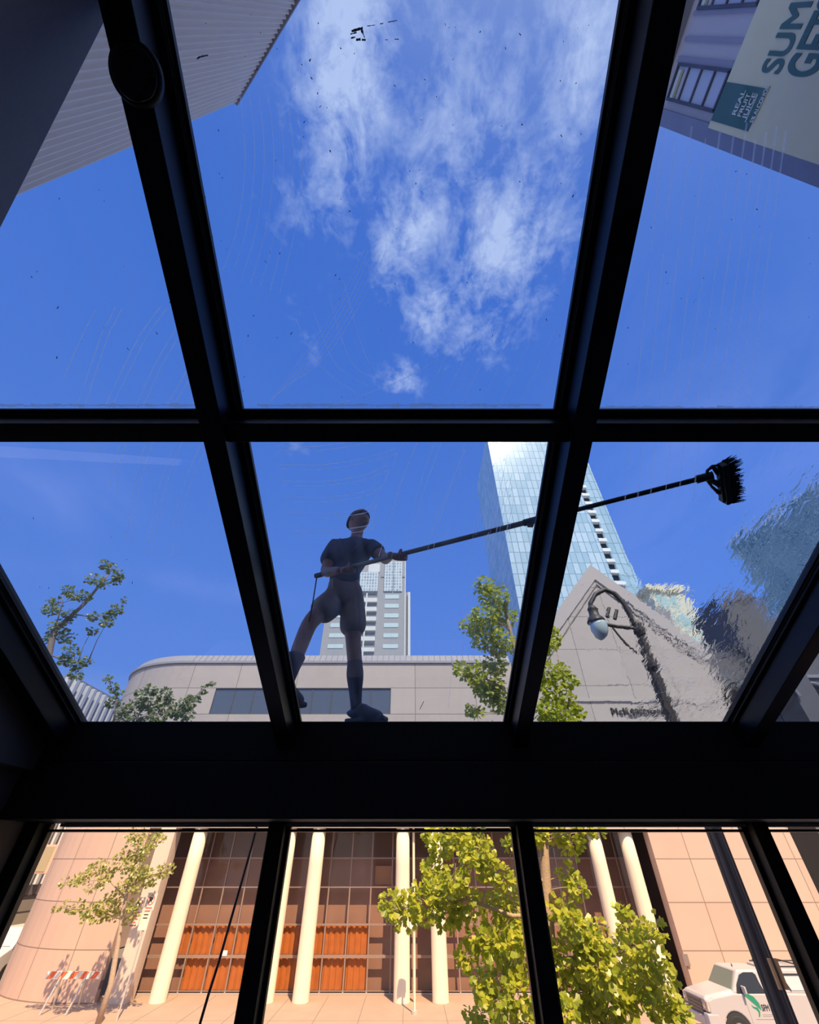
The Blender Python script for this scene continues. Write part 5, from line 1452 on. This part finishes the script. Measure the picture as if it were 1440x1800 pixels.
for s_ in ('L', 'R'):
    k, c, a_ = P('kn' + s_), P('cf' + s_), P('an' + s_)
    t0 = k.lerp(c, .70) if s_ == 'R' else c.lerp(a_, .25)
    pts, rad = [], []
    for i in range(13):
        t = i / 12; q = t0.lerp(a_ + Vector((0, 0, -.03)), t)
        if s_ == 'R': q += Vector((0, -.012 * math.sin(t * math.pi), 0))
        f0 = 0.0 if s_ == 'R' else .35
        u_ = f0 + (1 - f0) * t
        rad.append(.050 + .009 * math.exp(-((u_ - .28) / .22) ** 2) - .012 * max(0, u_ - .45) / .55 * 1.2 + (.002 if i == 0 else 0)); pts.append(q)
    m = MB(); m.tube(pts, rad, 24); m.build('knee_sock', M_sock, wk, smooth=True)
for an, toe, heel in ((P('anR'), toeR, heelR), (P('anL'), toeL, heelL)):
    nod = {'a': (an + Vector((0, 0, -.015)), .054), 'h': (heel, (.052, .056)), 'm': (an.lerp(toe, .55) + Vector((0, 0, -.026)), (.052, .052)), 't': (toe + Vector((0, 0, -.006)), (.054, .044)), 't2': (toe.lerp(toe + (toe - heel), .16) + Vector((0, 0, -.008)), (.036, .026))}
    cloth('shoe', nod, [('a', 'h'), ('a', 'm'), ('m', 't'), ('t', 't2')], 'a', M_shoe, .005, 3)
    d = (toe - heel); d.normalize()
    m = MB(); lo = Vector((0, 0, -.048)); side = d.cross(Vector((0, 0, 1))).normalized(); e = toe + d * .06
    hp_, tp_ = heel - d * .035, e
    m.hexa([hp_ + lo - side * .036, tp_ + lo - side * .038 + Vector((0, 0, .012)), tp_ + lo + side * .038 + Vector((0, 0, .012)), hp_ + lo + side * .036,
            hp_ - side * .040 + Vector((0, 0, -.012)), tp_ - side * .042 + Vector((0, 0, -.004)), tp_ + side * .042 + Vector((0, 0, -.004)), hp_ + side * .040 + Vector((0, 0, -.012))])
    m.build('shoe_sole', M_sole, wk, bevel=.012)
# close-cropped hair
bm = bmesh.new(); bmesh.ops.create_uvsphere(bm, u_segments=40, v_segments=28, radius=1)
kill = []
for v in bm.verts:
    x, y, z = v.co
    if z < .10 + .62 * max(0, x) - .75 * max(0, -x): kill.append(v)
    v.co = hc + fw * (x * .105 - .001) + sdv * y * .082 + up_ * (z * .128)
bmesh.ops.delete(bm, geom=kill, context='VERTS')
me = bpy.data.meshes.new('hair'); bm.to_mesh(me); bm.free()
for v in me.vertices: v.co -= OFF[wk.name]
me.materials.append(M_hair); me.polygons.foreach_set('use_smooth', [True] * len(me.polygons))
o = bpy.data.objects.new('hair', me); COL.objects.link(o); o.parent = wk
sd2 = o.modifiers.new('thick', 'SOLIDIFY'); sd2.thickness = .006; sd2.offset = -1
# hose clipped behind the worker, looping from the butt of the pole to the left rafter
m = MB()
q0 = pb; loop = [(557, 1014, 2.62), (553, 1040, 2.64), (549, 1065, 2.66), (543, 1095, 2.68), (537, 1130, 2.68), (530, 1160, 2.66), (518, 1190, 2.64), (500, 1215, 2.60)]
m.tube([at(x, y, Y) for x, y, Y in loop], .0045, 8)
tag(m.build('water_hose', M_hose, smooth=True), 'thin black hose looping from the butt of the cleaning pole', 'hose')

# ================================================================== CLEANING POLE
pl = thing('cleaning_pole', 'long water-fed cleaning pole with a brush head, reaching over the wet pane', 'cleaning pole', tuple(pb))
M_pole = mat('olive_grey_tube', (.22, .21, .15), .45)
M_dk = mat('dark_plastic', (.014, .014, .018), .5)
mp1 = onpole(930)
m = MB(); m.tube([pb, mp1 - pd * .0], pr, 14); m.build('lower_tube', M_pole, pl, smooth=True)
m = MB(); m.tube([mp1, pe], .0125, 14); m.build('upper_tube', mat('dark_grey_tube', (.03, .03, .036), .45), pl, smooth=True)
m = MB(); m.tube([mp1 - pd * .03, mp1 + pd * .05], .020, 14); m.box(tuple(mp1 + Vector((-.012, -.012, -.032))), tuple(mp1 + Vector((.02, .012, -.01)))); m.build('clamp', M_dk, pl)
m = MB(); m.tube([pb - pd * .01, pb + pd * .05], .019, 12); m.build('end_cap', M_dk, pl)
# brush head: long block across the pole end, yoke of two curved prongs, bristles beyond
def rb(px, py, dh=0): return onroof(px, py, .12 + dh)
top_, bot_ = rb(1272, 811), rb(1280, 882)
axis = (bot_ - top_).normalized(); outw = (rb(1300, 845) - rb(1268, 850)); outw = (outw - axis * outw.dot(axis)).normalized(); nrm_ = axis.cross(outw).normalized()
cen_ = (top_ + bot_) / 2; hl = (bot_ - top_).length / 2
m = MB()
def bl(a0, a1, o0, o1, hh): 
    pts = []
    for s in (-1, 1):
        for aa, oo in ((a0, o0), (a1, o0), (a1, o1), (a0, o1)): pts.append(cen_ + axis * aa + outw * oo + nrm_ * s * hh)
    m.hexa(pts)
bl(-hl * .92, hl * .98, -.022, .006, .024); bl(-hl * .80, hl * .85, -.034, -.020, .017)
m.build('brush_block', M_dk, pl, bevel=.004)
m = MB(); rnd = random.Random(11)
for i in range(46):
    for j in range(5):
        a0 = -hl * .92 + hl * 1.9 * i / 45; hh = -.02 + .01 * j
        b0_ = cen_ + axis * a0 + outw * .004 + nrm_ * hh
        tipv = b0_ + outw * rnd.uniform(.040, .062) + axis * (a0 * .10 + rnd.uniform(-.004, .004)) + nrm_ * hh * .35
        m.tube([b0_, tipv], [.0032, .0012], 4)
m.build('bristles', mat('black_bristle', (.02, .017, .018), .8), pl)
m = MB(); jn = rb(1240, 838)
def onb(a, o): return cen_ + axis * a + outw * o
m.tube([jn - pd * .04, jn + pd * .03], .020, 12)
m.tube([jn, jn.lerp(onb(0, -.03), .5), onb(0, -.03)], [.014, .012, .015], 8)
for s, (x1, y1, x2, y2, x3, y3) in ((-1, (1243, 826, 1252, 819, 1263, 817)), (1, (1250, 854, 1262, 865, 1272, 868))):
    m.tube([jn, rb(x1, y1), rb(x2, y2), rb(x3, y3), onb(s * hl * .72, -.03)], [.008, .007, .008, .006, .006], 8)
    m.tube([rb(x2, y2), onb(s * hl * .42, -.03)], [.009, .005], 8)
m.build('yoke', M_dk, pl)

# every top-level thing that is still unnamed in its label is part of the setting
print('objects', len(bpy.data.objects))
